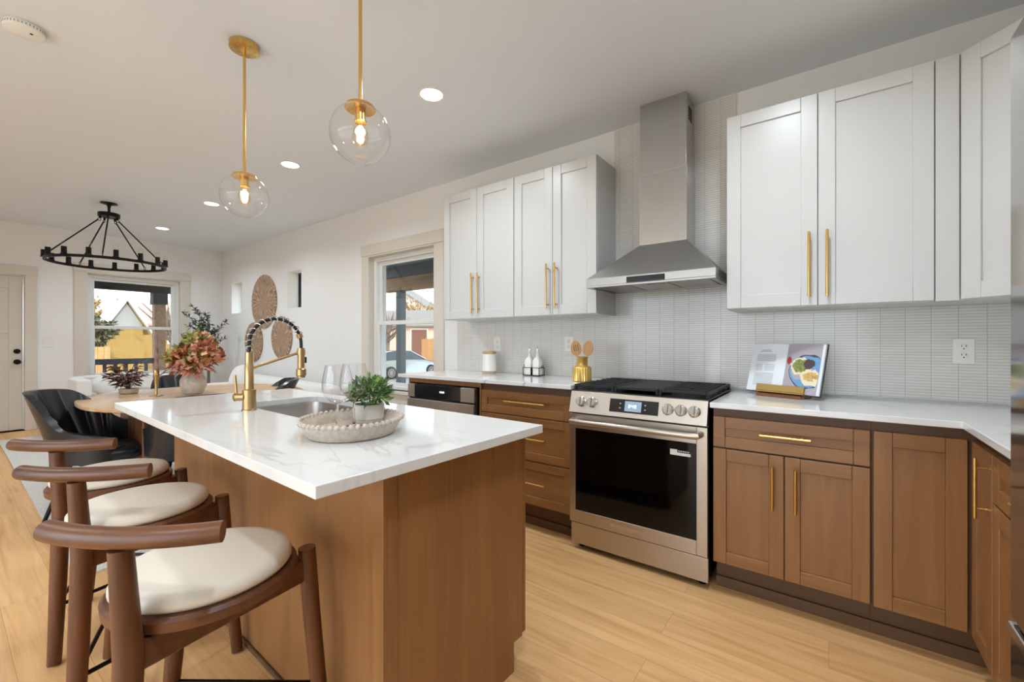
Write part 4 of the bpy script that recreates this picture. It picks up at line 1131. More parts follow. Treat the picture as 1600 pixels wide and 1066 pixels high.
def patch(b, pts, lift):
    b._f([b.bm.verts.new((x, ypg(x)-lift, z)) for x, z in pts])
def strip(b, x0, x1, z0, z1, lift, n=10):
    for k in range(n):
        xa = x0+(x1-x0)*k/n; xb2 = x0+(x1-x0)*(k+1)/n
        b._f([b.bm.verts.new(v) for v in ((xa, ypg(xa)-lift, z0), (xb2, ypg(xb2)-lift, z0), (xb2, ypg(xb2)-lift, z1), (xa, ypg(xa)-lift, z1))])
b = MB(); strip(b, 0.006, bw-0.012, 0.0, bh, 0.0006); ph = b.build('photo_page', 'photo_lilac', bk, 0)
def blob(b, cx_, cz_, rx, rz, lift, xmax=bw-0.014, n=28, wob=0.0, sd=1):
    rnd = random.Random(sd); P = []
    for k in range(n):
        a = 2*PI*k/n; w_ = 1+wob*rnd.uniform(-1, 1)
        P.append((max(0.008, min(xmax, cx_+rx*w_*math.cos(a))), cz_+rz*w_*math.sin(a)))
    c = b.bm.verts.new((min(xmax, cx_), ypg(cx_)-lift, cz_)); V = [b.bm.verts.new((x, ypg(x)-lift, z)) for x, z in P]
    for k in range(n): b._f([c, V[k], V[(k+1) % n]])
for nm, mt, args in (('plate_rim', 'photo_rim', (0.115, 0.118, 0.088, 0.088, 0.0010)), ('plate', 'photo_blue', (0.116, 0.116, 0.083, 0.082, 0.0014)),
        ('tortilla', 'photo_cream', (0.082, 0.142, 0.05, 0.046, 0.0018)), ('salad', 'photo_green', (0.08, 0.144, 0.037, 0.034, 0.0022)), ('tortilla', 'photo_cream', (0.135, 0.085, 0.05, 0.042, 0.0026)),
        ('filling', 'photo_tan', (0.134, 0.092, 0.035, 0.024, 0.0030)), ('beans', 'photo_brown', (0.118, 0.155, 0.024, 0.026, 0.0024)), ('tomato', 'photo_red', (0.022, 0.172, 0.012, 0.02, 0.0012))):
    b = MB(); blob(b, *args, wob=0.04 if nm in ('plate', 'plate_rim') else 0.12, sd=len(nm)); b.build(nm, mt, ph, 0)
b = MB()
strip(b, -0.128, -0.075, bh-0.038, bh-0.034, 0.0005); strip(b, -0.135, -0.068, bh-0.046, bh-0.042, 0.0005)
for k in range(7): strip(b, -0.148, -0.045, bh-0.062-k*0.006, bh-0.059-k*0.006, 0.0005)
for k in range(5):
    strip(b, -0.148, -0.108, bh-0.118-k*0.008, bh-0.115-k*0.008, 0.0005); strip(b, -0.098, -0.045, bh-0.118-k*0.008, bh-0.115-k*0.008, 0.0005)
for k in range(9): strip(b, -0.148, -0.045, bh-0.168-k*0.008, bh-0.165-k*0.008, 0.0005)
b.build('printed_text', 'ink', bk, 0)

# outlets and switches
def outlet(x, z, label, grp=None):
    t = thing('wall_outlet', label, 'outlet', (x, YB-0.012, z))
    b = MB(); b.box(-0.0365, 0.0365, -0.006, 0, -0.058, 0.058); b.build('cover_plate', 'white_plastic', t, 0, bevel=0.0025)
    b = MB()
    for zz_ in (-0.02, 0.02): b.lathe([(0, 0.0), (0.017, 0.0), (0.017, 0.0085), (0.015, 0.0095), (0, 0.0095)], 20, M=Matrix.Translation((0, 0, zz_)) @ Matrix.Rotation(R(90), 4, 'X'))
    o = b.build('receptacle', 'white_plastic', t)
    b = MB()
    for zz_ in (-0.02, 0.02):
        for x_ in (-0.007, 0.007): b.box(x_-0.0012, x_+0.0012, -0.0102, -0.009, zz_, zz_+0.009)
        b.cyl((0, -0.009, zz_-0.008), (0, -0.0102, zz_-0.008), 0.0028, seg=10)
    b.build('slots', 'dark_slot', o, 0)
    return t
outlet(-2.234, 1.182, 'white wall outlet above the white canister')
outlet(-1.555, 1.184, 'white wall outlet above the gold utensil jar')
outlet(0.498, 1.157, 'white wall outlet near the corner right of the cookbook')
t = thing('light_switch', 'white three-gang switch plate between the front door and the window', 'switch', (XL, 0.877, 1.192))
b = MB(); b.box(0, 0.006, -0.055, 0.055, -0.059, 0.059); b.build('cover_plate', 'white_plastic', t, 0, bevel=0.0025)
for y in (-0.032, 0.0, 0.032):
    b = MB(); b.box(0.006, 0.010, y-0.011, y+0.011, -0.03, 0.03); b.build('rocker', 'white_plastic', t, 0, bevel=0.002)

# ------------------------------------------------------------------ ceiling fittings
def recessed(x, y, label, first=[]):
    t = thing('recessed_light', label, 'ceiling light', (x, y, ZC), 0, 'recessed ceiling lights')
    b = MB(); b.lathe([(0.076, 0), (0.082, -0.001), (0.082, -0.004), (0.066, -0.004), (0.064, 0.0)], 32)
    o = b.build('trim_ring', 'white_plastic', t)
    b = MB(); b.lathe([(0, -0.0015), (0.066, -0.0015), (0.066, -0.0005), (0, -0.0005)], 32); b.build('lens', 'lamp_disc', t)
    ld = bpy.data.lights.new('recessed_lamp', 'AREA'); ld.shape = 'DISK'; ld.size = 0.13; ld.energy = LAMP_W; ld.color = WARM; ld.spread = R(150)
    l = bpy.data.objects.new('recessed_lamp', ld); col.objects.link(l); l.location = (x, y, ZC-0.007)
    return t
for k, x in enumerate((-1.902, -3.60, -5.29, -6.95)):
    recessed(x, 1.765, ['round recessed ceiling light nearest the range hood', 'round recessed ceiling light second in line from the range hood', 'round recessed ceiling light third in line from the range hood', 'round recessed ceiling light above the olive tree, farthest in the line'][k])
hid = 0
for x, y in ((-0.2, 1.765), (-1.0, -0.9), (-0.1, 0.3), (-3.2, -1.0), (-5.2, -1.0), (-7.0, -1.0)):  # all after the first are unseen lamps added for extra light
    hid += 1
    recessed(x, y, ['round recessed ceiling light over the right counter', 'added unseen recessed ceiling light behind the viewer near the front wall', 'added unseen recessed ceiling light above the fridge aisle', 'added unseen recessed ceiling light behind the bar stools', 'added unseen recessed ceiling light in front of the rug', 'added unseen recessed ceiling light near the front door'][hid-1])
t = thing('smoke_detector', 'round white smoke detector on the ceiling', 'smoke detector', (-3.02, 0.252, ZC))
b = MB(); b.lathe([(0, 0), (0.062, 0), (0.066, -0.006), (0.066, -0.012)], 40); b.build('base_plate', 'white_plastic', t)
b = MB(); b.lathe([(0.07, -0.012), (0.07, -0.02), (0.066, -0.03), (0.05, -0.038), (0, -0.04)], 40); o = b.build('cover', 'white_plastic', t)
b = MB()
for k in range(36):
    a = 2*PI*k/36; M_ = Matrix.Rotation(a, 4, 'Z'); b.box(0.0685, 0.0706, -0.0022, 0.0022, -0.022, -0.013, M_)
b.build('vent_slots', 'ceramic_stone', o, 0)
b = MB(); b.lathe([(0, -0.0405), (0.006, -0.040), (0.006, -0.037)], 12, c=(0.03, 0.02, 0)); b.build('test_button', 'dark_slot', o)

def pendant(x, y, zg, label, ml):
    t = thing('pendant_lamp', label, 'pendant lamp', (x, y, 0), 0, 'globe pendants over the island')
    r = 0.106
    b = MB(); b.lathe([(0, ZC-0.001), (0.066, ZC-0.001), (0.066, ZC-0.026), (0.062, ZC-0.028), (0, ZC-0.028)], 40); b.build('canopy', ml, t)
    b = MB(); b.cyl((0, 0, ZC-0.028), (0, 0, zg+r+0.01), 0.0065); b.cyl((0, 0, zg+r+0.012), (0, 0, zg+r-0.002), 0.011); b.build('rod', ml, t)
    b = MB(); b.lathe([(0.0, zg+r+0.004), (0.05, zg+0.102), (0.055, zg+0.092), (0.052, zg+0.089), (0, zg+0.092)], 32); b.lathe([(0.019, zg+0.09), (0.019, zg+0.05), (0.022, zg+0.048), (0.022, zg+0.042), (0, zg+0.042)], 24); b.build('socket', 'brass', t)
    b = MB(); b.lathe([(0.046, zg+0.0955)]+[(r*math.cos(a), zg+r*math.sin(a)) for a in [R(64-k*154/26) for k in range(1, 26)]]+[(0, zg-r)], 48); b.build('globe', 'clear_glass', t, 80)
    b = MB(); b.lathe([(0.013, zg+0.042), (0.014, zg+0.03), (0.026, zg+0.005), (0.029, zg-0.012), (0.024, zg-0.032), (0.012, zg-0.042), (0, zg-0.044)], 24); o = b.build('bulb', 'bulb_glass', t, 80)
    b = MB()
    for k in range(4):
        a = k*PI/2+0.3; b.tube([(0.005*math.cos(a), 0.005*math.sin(a), zg+0.03), (0.011*math.cos(a), 0.011*math.sin(a), zg+0.002), (0.005*math.cos(a), 0.005*math.sin(a), zg-0.026)], 0.0011, 6)
    b.build('filament', 'filament', o)
    ld = bpy.data.lights.new('pendant_bulb_light', 'POINT'); ld.energy = 1.2; ld.color = (1.0, 0.74, 0.45); ld.shadow_soft_size = 0.02
    l = bpy.data.objects.new('pendant_bulb_light', ld); col.objects.link(l); l.location = (x, y, zg-0.01)
    return t
pendant(-2.33, 0.918, 1.925, 'clear glass globe pendant on a brass rod over the faucet end of the island', 'brass')
pendant(-1.372, 0.925, 1.957, 'clear glass globe pendant over the near end of the island, canopy out of view', 'brass')
# chandelier
t = thing('chandelier', 'black wagon wheel chandelier with candle sockets in the living area', 'chandelier', (-6.15, 1.11, 0))
zr, rr = 2.028, 0.47
b = MB(); b.lathe([(0, ZC-0.001), (0.07, ZC-0.001), (0.07, ZC-0.008), (0.02, ZC-0.022), (0.012, ZC-0.05), (0.012, 2.565), (0, 2.565)], 28); b.build('canopy', 'black_metal', t)
b = MB(); b.lathe([(0, 2.565), (0.09, 2.565), (0.09, 2.525), (0, 2.525)], 28)
b.build('hub', 'black_metal', t)
A0 = R(128)
for k in range(5):
    a = A0+2*PI*k/5; ca, sa = math.cos(a), math.sin(a)
    b = MB(); b.cyl((0.07*ca, 0.07*sa, 2.525), (0.07*ca, 0.07*sa, 2.50), 0.009, seg=10); b.cyl((0.085*ca, 0.085*sa, 2.485), ((rr-0.02)*ca, (rr-0.02)*sa, zr+0.045), 0.0065, seg=10)
    b.tube([(0.075*ca+0.012*math.cos(q)*ca, 0.075*sa+0.012*math.cos(q)*sa, 2.49+0.015*math.sin(q)) for q in [2*PI*i/10 for i in range(10)]], 0.003, 6, closed=True)
    b.tube([((rr-0.012)*ca+0.012*math.cos(q)*ca, (rr-0.012)*sa+0.012*math.cos(q)*sa, zr+0.032+0.018*math.sin(q)) for q in [2*PI*i/10 for i in range(10)]], 0.003, 6, closed=True)
    b.build('suspension_rod', 'black_metal', t)
b = MB(); b.lathe([(rr-0.008, zr-0.012), (rr+0.008, zr-0.012), (rr+0.008, zr+0.014), (rr-0.008, zr+0.014), (rr-0.008, zr-0.012)], 96); b.build('ring', 'black_metal', t)
for k in range(15):
    a = A0+R(12)+2*PI*k/15; ca, sa = rr*math.cos(a), rr*math.sin(a)
    b = MB(); b.lathe([(0, zr+0.014), (0.026, zr+0.014), (0.026, zr+0.02), (0.021, zr+0.022), (0.021, zr+0.085), (0, zr+0.085)], 16, c=(ca, sa, 0)); o = b.build('candle_socket', 'black_metal', t)
    b = MB(); b.lathe([(0.012, zr+0.085), (0.018, zr+0.105), (0.02, zr+0.118), (0.016, zr+0.132), (0, zr+0.138)], 14, c=(ca, sa, 0)); b.build('bulb', 'clear_glass', o, 80)

# ------------------------------------------------------------------ bar stools
def make_stool():
    t = thing('bar_stool', '', 'stool')
    # local frame: facing -y (towards the island), back post at +y
    b = MB(); zb_ = 0.585
    b.lathe([(0, zb_-0.005), (0.190, zb_-0.005), (0.2, zb_), (0.202, zb_+0.022), (0.195, zb_+0.03), (0, zb_+0.03)], 48); b.build('seat_ring', 'walnut_x', t, 40)
    b = MB(); b.lathe([(0, zb_+0.0305), (0.182, zb_+0.0305), (0.189, zb_+0.04), (0.189, zb_+0.05), (0.181, zb_+0.062), (0.158, zb_+0.068), (0, zb_+0.070)], 48); b.build('cushion', 'cushion_cream', t, 60)
    b = MB(); b.tube([(0, 0.25, 0.0), (0, 0.235, 0.30), (0, 0.224, 0.56), (0, 0.242, 0.787)], [0.02, 0.0245, 0.0255, 0.0205], 20); b.build('back_post', 'walnut', t)
    for s_ in (-1, 1):
        b = MB(); b.tube([(s_*0.235, -0.15, 0.0), (s_*0.195, -0.147, 0.40), (s_*0.182, -0.142, 0.605)], [0.019, 0.023, 0.023], 18); b.build('leg', 'walnut', t)
    b = MB()
    top = [(0, 0.205), (-0.18, -0.14), (0.18, -0.14)]
    for i in range(3):
        p, q = Vector((*top[i], 0)), Vector((*top[(i+1) % 3], 0)); d = (q-p).normalized(); n_ = Vector((-d.y, d.x, 0))*0.012
        for s2 in (1,):
            b.hexa([tuple(p+n_+Vector((0,0,0.515))), tuple(q+n_+Vector((0,0,0.515))), tuple(q-n_+Vector((0,0,0.515))), tuple(p-n_+Vector((0,0,0.515))),
                    tuple(p+n_+Vector((0,0,0.579))), tuple(q+n_+Vector((0,0,0.579))), tuple(q-n_+Vector((0,0,0.579))), tuple(p-n_+Vector((0,0,0.579)))])
    b.build('apron_rail', 'walnut_x', t, 0, bevel=0.006, bseg=3)
    b = MB(); pts = []
    for k in range(13):
        u = -0.182+0.364*k/12; pts.append((u, 0.243-0.033*(u/0.182)**2, 0.807))
    b.tube(pts, [0.0215]*13, 20); b.build('back_bar', 'walnut_x', t)
    b = MB(); b.tube([(0, 0.245, 0.21), (-0.212, -0.149, 0.21)], 0.007, 8); b.tube([(0, 0.245, 0.21), (0.212, -0.149, 0.21)], 0.007, 8); b.tube([(-0.212, -0.149, 0.21), (0.212, -0.149, 0.21)], 0.007, 8); b.build('footrest', 'black_metal', t)
    b = MB()
    for x, y in ((0, 0.2505), (-0.2355, -0.1505), (0.2355, -0.1505)): b.cyl((x, y, -0.004), (x, y, 0.002), 0.017, seg=14)
    b.build('glide', 'chrome', t)
    return t
st0 = make_stool()
def stool_at(o, x, y, face, label):
    o.location = (x, y, 0.005); o.rotation_euler = (0, 0, PI+R(face)); o['label'] = label; o['group'] = 'bar stools along the island'
stool_at(st0, -1.269, 0.416, 36, 'walnut bar stool with cream seat, nearest the end of the island')
s2 = dup(st0, (0, 0, 0)); stool_at(s2, -1.925, 0.434, 40, 'walnut bar stool with cream seat, in the middle of the row')
s3 = dup(st0, (0, 0, 0)); stool_at(s3, -2.47, 0.458, 40, 'walnut bar stool with cream seat, closest to the black dining chairs')

# ------------------------------------------------------------------ dining set
TX, TY = -4.13, 1.31
e = thing('dining_table', 'rounded oak dining table on two dark wood slab legs', 'table', (TX, TY, fz(TX)+0.012), rot=tilted(0))
b = MB(); P = []
for k in range(64):
    a = 2*PI*k/64; n_ = 2.5; c_, s_ = math.cos(a), math.sin(a)
    P.append((0.64*math.copysign(abs(c_)**(2/n_), c_), 0.73*math.copysign(abs(s_)**(2/n_), s_)))
b.prism(P, 0.715, 0.745); b.build('tabletop', 'oak_x', e, 0, bevel=0.008, bseg=3)
for y in (-0.40, 0.40):
    b = MB(); b.box(-0.30, 0.30, y-0.05, y+0.05, 0.0, 0.715); b.build('leg', 'redwood', e, 0, bevel=0.012, bseg=3)
def make_chair():
    t = thing('dining_chair', '', 'chair')
    A = R(138); n = 117
    def top(a):
        q = abs(a)
        return 0.835-0.02*(q/R(40))**2 if q < R(26) else 0.8265-0.235*(0.5-0.5*math.cos(PI*min(1, (q-R(26))/R(58)))) - (0.05*max(0, (q-R(84))/R(54)))
    def pt(a, z, off, ch=0.0):
        k = (z-0.42)/0.41
        rx = 0.235+0.02*k; ry = 0.215+0.20*k*max(0, math.cos(a))
        c_, s_ = math.sin(a), math.cos(a)
        p = Vector((rx*math.copysign(abs(c_)**0.8, c_), ry*math.copysign(abs(s_)**0.8, s_), z))
        nrm_ = Vector((math.sin(a), math.cos(a), 0))
        return p+nrm_*off
    b = MB()
    def inner(i, j):
        a = -A+2*A*i/(n-1); z = 0.40+(top(a)-0.40)*j/9
        ch = 0.013*abs(math.sin(a/R(9.5)*PI/2)) if abs(a) < R(66.5) else 0.004
        return pt(a, z, -0.022-ch)
    def outer_(i, j):
        a = -A+2*A*i/(n-1); z = 0.38+(top(a)-0.38)*j/9
        return pt(a, z, 0.012)
    I = b.grid(inner, n, 10); O = b.grid(outer_, n, 10)
    for i in range(n-1):
        b._f([I[i][9], I[i+1][9], O[i+1][9], O[i][9]]); b._f([I[i][0], I[i+1][0], O[i+1][0], O[i][0]])
    for i in (0, n-1):
        for j in range(9): b._f([I[i][j], I[i][j+1], O[i][j+1], O[i][j]])
    b.build('shell', 'leather_black', t, 60)
    b = MB(); b.lathe([(0, 0.375), (0.19, 0.375), (0.215, 0.39), (0.22, 0.43), (0.205, 0.455), (0.16, 0.468), (0, 0.472)], 36, c=(0, -0.03, 0), sx=1.0, sy=1.06); b.build('seat', 'leather_black', t, 60)
    b = MB(); b.lathe([(0, 0.345), (0.15, 0.345), (0.15, 0.375), (0, 0.375)], 24, c=(0, -0.03, 0)); b.build('underframe', 'black_metal', t)
    for x, y in ((-1, -1), (1, -1), (1, 1), (-1, 1)):
        b = MB(); b.cyl((x*0.21, y*0.21-0.02, 0.0), (x*0.13, y*0.13-0.03, 0.36), 0.011, 0.016, seg=12); b.build('leg', 'black_metal', t)
    return t
ch = make_chair()
def chair_at(o, x, y, rz, label):
    o.location = (x, y, fz(x)+0.012); o.rotation_euler = tilted(rz); o['label'] = label; o['group'] = 'black dining chairs around the table'
chair_at(ch, -4.05, 0.70, R(134), 'black leather dining chair at the open end of the table, ribbed back towards the door')
c2 = dup(ch, (0, 0, 0)); chair_at(c2, -3.72, 1.10, R(-95), 'black leather dining chair tucked between the island and the table')
c3 = dup(ch, (0, 0, 0)); chair_at(c3, -4.66, 1.36, R(88), 'black leather dining chair behind the table, in front of the armchair')
c4 = dup(ch, (0, 0, 0)); chair_at(c4, -4.15, 1.64, R(-20), 'black leather dining chair at the sofa end of the table')
zt = 0.745+fz(TX)
b = MB()
b.hexa([(-7.45, 0.43, fz(-7.45)+0.0005), (-3.05, 0.43, fz(-3.05)+0.0005), (-3.05, 2.2, fz(-3.05)+0.0005), (-7.45, 2.2, fz(-7.45)+0.0005), (-7.45, 0.43, fz(-7.45)+0.012), (-3.05, 0.43, fz(-3.05)+0.012), (-3.05, 2.2, fz(-3.05)+0.012), (-7.45, 2.2, fz(-7.45)+0.012)])
tag(b.build('area_rug', 'rug_wool', smooth=0), 'pale grey mottled area rug under the dining table', 'rug')
def ztab(x): return 0.757+fz(TX)-0.0195*(x-TX)+0.0004
vx, vy = -4.13, 1.25
e = thing('vase', 'round rough grey stoneware vase on the dining table', 'vase', (vx, vy, ztab(vx)))
b = MB(); b.lathe([(0, 0), (0.055, 0), (0.072, 0.02), (0.09, 0.075), (0.089, 0.115), (0.074, 0.145), (0.066, 0.155), (0.072, 0.172), (0.065, 0.173), (0.058, 0.155), (0, 0.12)], 40); b.build('body', 'vase_stone', e, 60)
e = thing('flower_bouquet', 'coral and rust coloured flowers with lime leaves in the stone vase', 'flowers', (vx, vy, ztab(vx)+0.13))
b = MB(); rnd = random.Random(11); heads = []
for k in range(26):
    a = rnd.uniform(0, 2*PI); q = rnd.uniform(0, 1)**0.6
    p = Vector((0.15*q*math.cos(a), 0.15*q*math.sin(a), 0.09+0.25*rnd.uniform(0.15, 1)*(1-0.4*q*q)))
    heads.append(p); b.tube([(0, 0, 0), (p.x*0.4, p.y*0.4, p.z*0.6), tuple(p)], 0.003, 5)
b.build('stems', 'petal_lime', e)
for nm, mt, n0 in (('coral_petals', 'petal_coral', 0), ('rust_petals', 'petal_rust', 1), ('lime_leaves', 'petal_lime', 2), ('orange_petals', 'petal_orange', 3)):
    b = MB()
    for i, p in enumerate(heads):
        if i % 4 != n0: continue
        foliage(b, 46, p, 0.046, 0.04, 0.052 if n0 != 2 else 0.075, 0.046, 40+i)
    b.build(nm, mt, e, 0, recalc=False)
b = MB()
for k in range(60):
    a = rnd.uniform(0, 2*PI); q = rnd.uniform(0.05, 0.14); z = rnd.uniform(0.05, 0.18)
    b.leaf((q*math.cos(a), q*math.sin(a), z), (math.cos(a), math.sin(a), rnd.uniform(-0.6, 0.3)), (rnd.uniform(-.4, .4), rnd.uniform(-.4, .4), 1), 0.10, 0.045, 0.3)
b.build('rust_leaves', 'petal_rust', e, 0, recalc=False)
cx_, cy2 = -4.20, 1.03
e = thing('candlestick', 'slim tapered brass candlestick on the dining table', 'candlestick', (cx_, cy2, ztab(cx_)))
b = MB(); b.lathe([(0, 0), (0.045, 0), (0.045, 0.004), (0.012, 0.012), (0.008, 0.03), (0.015, 0.12), (0.022, 0.165), (0.019, 0.17), (0.019, 0.20), (0.013, 0.20), (0, 0.18)], 24); b.build('holder', 'antique_brass', e)
e = thing('taper_candle', 'tall twisted taupe taper candle standing in the brass candlestick', 'candle', (cx_, cy2, ztab(cx_)+0.1802))
b = MB(); seg_ = 20; rings = []
for j in range(61):
    z = 0.32*j/60; r_ = 0.0125-0.004*(j/60); tw = j/60*2*PI*4
    rings.append([b.bm.verts.new((r_*(1+0.3*math.cos(3*(2*PI*k/seg_)+tw*1.0))*math.cos(2*PI*k/seg_), r_*(1+0.3*math.cos(3*(2*PI*k/seg_)+tw*1.0))*math.sin(2*PI*k/seg_), z)) for k in range(seg_)])
for p, q in zip(rings, rings[1:]): b.bridge(p, q)
b._f(rings[0][::-1]); b._f(rings[-1]); b.build('wax', 'candle_wax', e, 60)
b = MB(); b.cyl((0, 0, 0.318), (0, 0, 0.332), 0.0015, seg=6); b.build('wick', 'dark_slot', e)
rx_, ry_ = -4.50, 0.93
e = thing('table_plant', 'dark red leafy sprig in a low stone pot on the dining table', 'plant', (rx_, ry_, ztab(rx_)))
b = MB(); b.lathe([(0, 0), (0.05, 0), (0.06, 0.008), (0.062, 0.04), (0.056, 0.042), (0.05, 0.03), (0, 0.028)], 28); b.build('pot', 'ceramic_stone', e)
b = MB(); rnd = random.Random(5)
for k in range(16):
    a = rnd.uniform(0, 2*PI); q = rnd.uniform(0.04, 0.13); h_ = rnd.uniform(0.12, 0.25)
    b.mi = 1; b.tube([(0, 0, 0.028), (q*0.4*math.cos(a), q*0.4*math.sin(a), h_*0.6), (q*math.cos(a), q*math.sin(a), h_)], 0.0025, 5)
    for j in range(9):
        f_ = 0.35+0.65*j/8; p = Vector((q*f_*math.cos(a), q*f_*math.sin(a), 0.03+(h_-0.03)*f_)); b.mi = 0
        b.leaf(p, (math.cos(a+rnd.uniform(-1.3, 1.3)), math.sin(a+rnd.uniform(-1.3, 1.3)), rnd.uniform(-0.3, 0.7)), (rnd.uniform(-.5, .5), rnd.uniform(-.5, .5), 1), 0.07, 0.034, 0.25)
b.build('foliage', ['leaf_wine', 'bark'], e, 0, recalc=False)

# ------------------------------------------------------------------ living area
def rbox(name, mat, parent, x0, x1, y0, y1, z0, z1, bev, seg=4):
    b = MB(); b.box(x0, x1, y0, y1, z0, z1); return b.build(name, mat, parent, 60, bevel=bev, bseg=seg)
ax, ay = -7.05, 1.42
e = thing('armchair', 'white upholstered wraparound armchair with oak legs beneath the porch window', 'armchair', (ax, ay, fz(ax)+0.012), rot=tilted(0))
# faces +x
b = MB(); 
pts = [(0.26, -0.40), (-0.1, -0.42), (-0.28, -0.38), (-0.36, -0.22), (-0.38, 0.0), (-0.36, 0.22), (-0.28, 0.38), (-0.1, 0.42), (0.26, 0.40)]
prev = None; rings = []
for i, (x, y) in enumerate(pts):
    p = Vector((x, y, 0)); d = Vector(pts[min(i+1, 8)])-Vector(pts[max(i-1, 0)]); d = Vector((d.x, d.y, 0)).normalized(); n_ = Vector((-d.y, d.x, 0))
    rings.append([b.bm.verts.new(p+n_*(0.065*u)+Vector((0, 0, 0.585+0.10*v))) for u, v in ((-1, -1), (1, -1), (1, 1), (-1, 1))])
for p, q in zip(rings, rings[1:]): b.bridge(p, q)
b._f(rings[0][::-1]); b._f(rings[-1]); b.build('back_band', 'fabric_white', e, 60, bevel=0.025, bseg=3)
rbox('seat_cushion', 'fabric_white', e, -0.30, 0.34, -0.33, 0.33, 0.33, 0.45, 0.035)
b = MB(); b.box(-0.30, 0.32, -0.33, 0.33, 0.27, 0.33); b.build('seat_frame', 'oak_z', e, 0, bevel=0.006)
for x, y in ((0.24, -0.38), (0.24, 0.38), (-0.24, -0.36), (-0.24, 0.36)):
    b = MB(); b.cyl((x, y, 0), (x, y, 0.50), 0.03, seg=16); b.build('leg', 'oak_z', e)
b = MB(); b.box(-0.34, -0.30, -0.2, 0.2, 0.33, 0.50); b.build('back_slat', 'oak_z', e, 0, bevel=0.006)
def pillow(label, loc, r, depth_, rot, sx=1.0):
    b = MB(); b.lathe([(0, -depth_), (r*0.5, -depth_*0.93), (r*0.85, -depth_*0.6), (r, 0), (r*0.85, depth_*0.6), (r*0.5, depth_*0.93), (0, depth_)], 36, sx=sx)
    o = b.build('round_pillow', 'fabric_white', None, 80, loc=loc, rot=rot); tag(o, label, 'pillow'); return o
pillow('oval white pillow resting on the armchair seat', (ax-0.16, ay-0.10, fz(ax)+0.012+0.462+0.115), 0.21, 0.075, (0, R(78), 0), 0.62)
sx3, sy3 = -5.55, 2.28
e = thing('sofa', 'long white upholstered sofa against the back wall under the woven plates', 'sofa', (sx3, sy3, fz(sx3)+0.012), rot=tilted(0))
rbox('base', 'fabric_white', e, -1.22, 1.22, -0.22, 0.36, 0.08, 0.30, 0.04)
rbox('seat_cushion', 'fabric_white', e, -1.02, -0.005, -0.24, 0.16, 0.302, 0.44, 0.05); rbox('seat_cushion', 'fabric_white', e, 0.005, 1.02, -0.24, 0.16, 0.302, 0.44, 0.05)
rbox('backrest', 'fabric_white', e, -1.22, 1.22, 0.17, 0.44, 0.25, 0.685, 0.09, 5)
rbox('arm', 'fabric_white', e, -1.25, -1.03, -0.24, 0.36, 0.10, 0.56, 0.07, 4); rbox('arm', 'fabric_white', e, 1.03, 1.25, -0.24, 0.36, 0.10, 0.56, 0.07, 4)
for x in (-1.1, 1.1):
    for y in (-0.15, 0.28): b = MB(); b.cyl((x, y, 0), (x, y, 0.085), 0.025); b.build('leg', 'oak_z', e)
pillow('round white pillow leaning on the sofa back near the vase', (sx3-0.62, sy3+0.08, fz(sx3)+0.012+0.452+0.012+0.187), 0.2, 0.08, (R(74), 0, 0))
# olive tree
ox, oy = -7.38, 2.42
e = thing('olive_tree', 'slender potted olive tree in the room corner', 'plant', (ox, oy, fz(ox)))
b = MB(); b.lathe([(0, 0), (0.13, 0), (0.17, 0.30), (0.165, 0.31), (0.15, 0.30), (0.145, 0.27), (0, 0.26)], 32); b.build('pot', 'vase_stone', e)
b = MB(); b.tube([(0, 0, 0.26), (0.01, 0.0, 0.6), (-0.01, 0.01, 1.0), (0.0, 0.0, 1.42)], [0.022, 0.02, 0.017, 0.014], 10)
rnd = random.Random(21); lv = MB()
for k in range(30):
    a = rnd.uniform(0, 2*PI); z0_ = rnd.uniform(0.72, 1.38); L_ = rnd.uniform(0.22, 0.42); el = rnd.uniform(0.3, 1.3)
    d = Vector((math.cos(a)*math.cos(el), math.sin(a)*math.cos(el), math.sin(el)))
    if z0_ < 0.9: d.z *= 0.3
    p0 = Vector((0, 0, z0_)); p1 = p0+d*L_*0.5; p2 = p0+d*L_+Vector((0, 0, -0.03 if z0_ < 0.8 else 0.03))
    p2.y = min(p2.y, 0.34); p1.y = min(p1.y, 0.34); p2.x = max(p2.x, -0.5); p1.x = max(p1.x, -0.5)
    b.tube([p0, p1, p2], [0.007, 0.005, 0.002], 6)
    for j in range(30):
        f_ = rnd.uniform(0.3, 1); q = p0.lerp(p1, f_*2) if f_ < 0.5 else p1.lerp(p2, f_*2-1)
        lv.mi = 0
        dd = Vector((rnd.uniform(-1, 1), rnd.uniform(-1, 1), rnd.uniform(-0.3, 1)))
        if q.y+dd.normalized().y*0.07 > 0.385: dd.y = -abs(dd.y)
        lv.leaf(q, dd, (rnd.uniform(-1, 1), rnd.uniform(-1, 1), 1), 0.07, 0.02, 0.1)
b.build('trunk', 'bark_grey', e); lv.build('foliage', ['leaf_olive'], e, 0, recalc=False)
# woven plates
def plate(x, z, r, label):
    b = MB(); M_ = Matrix.Rotation(R(90), 4, 'X')
    b.lathe([(0, 0.0), (r*0.98, 0.0), (r, 0.006), (r, 0.014), (r*0.97, 0.018), (r*0.5, 0.012), (0, 0.009)], 64, M=M_)
    o = b.build('woven_plate', 'woven_reed', None, 50, loc=(x, YB-0.0005, z)); tag(o, label, 'wall plate', 'woven plates on the back wall'); return o
plate(-6.52, 1.778, 0.385, 'biggest round woven reed plate, hung highest on the back wall')
plate(-5.995, 1.26, 0.288, 'round woven reed plate hung lower right of the biggest one')
plate(-6.845, 1.20, 0.288, 'round woven reed plate hung lower left of the biggest one')

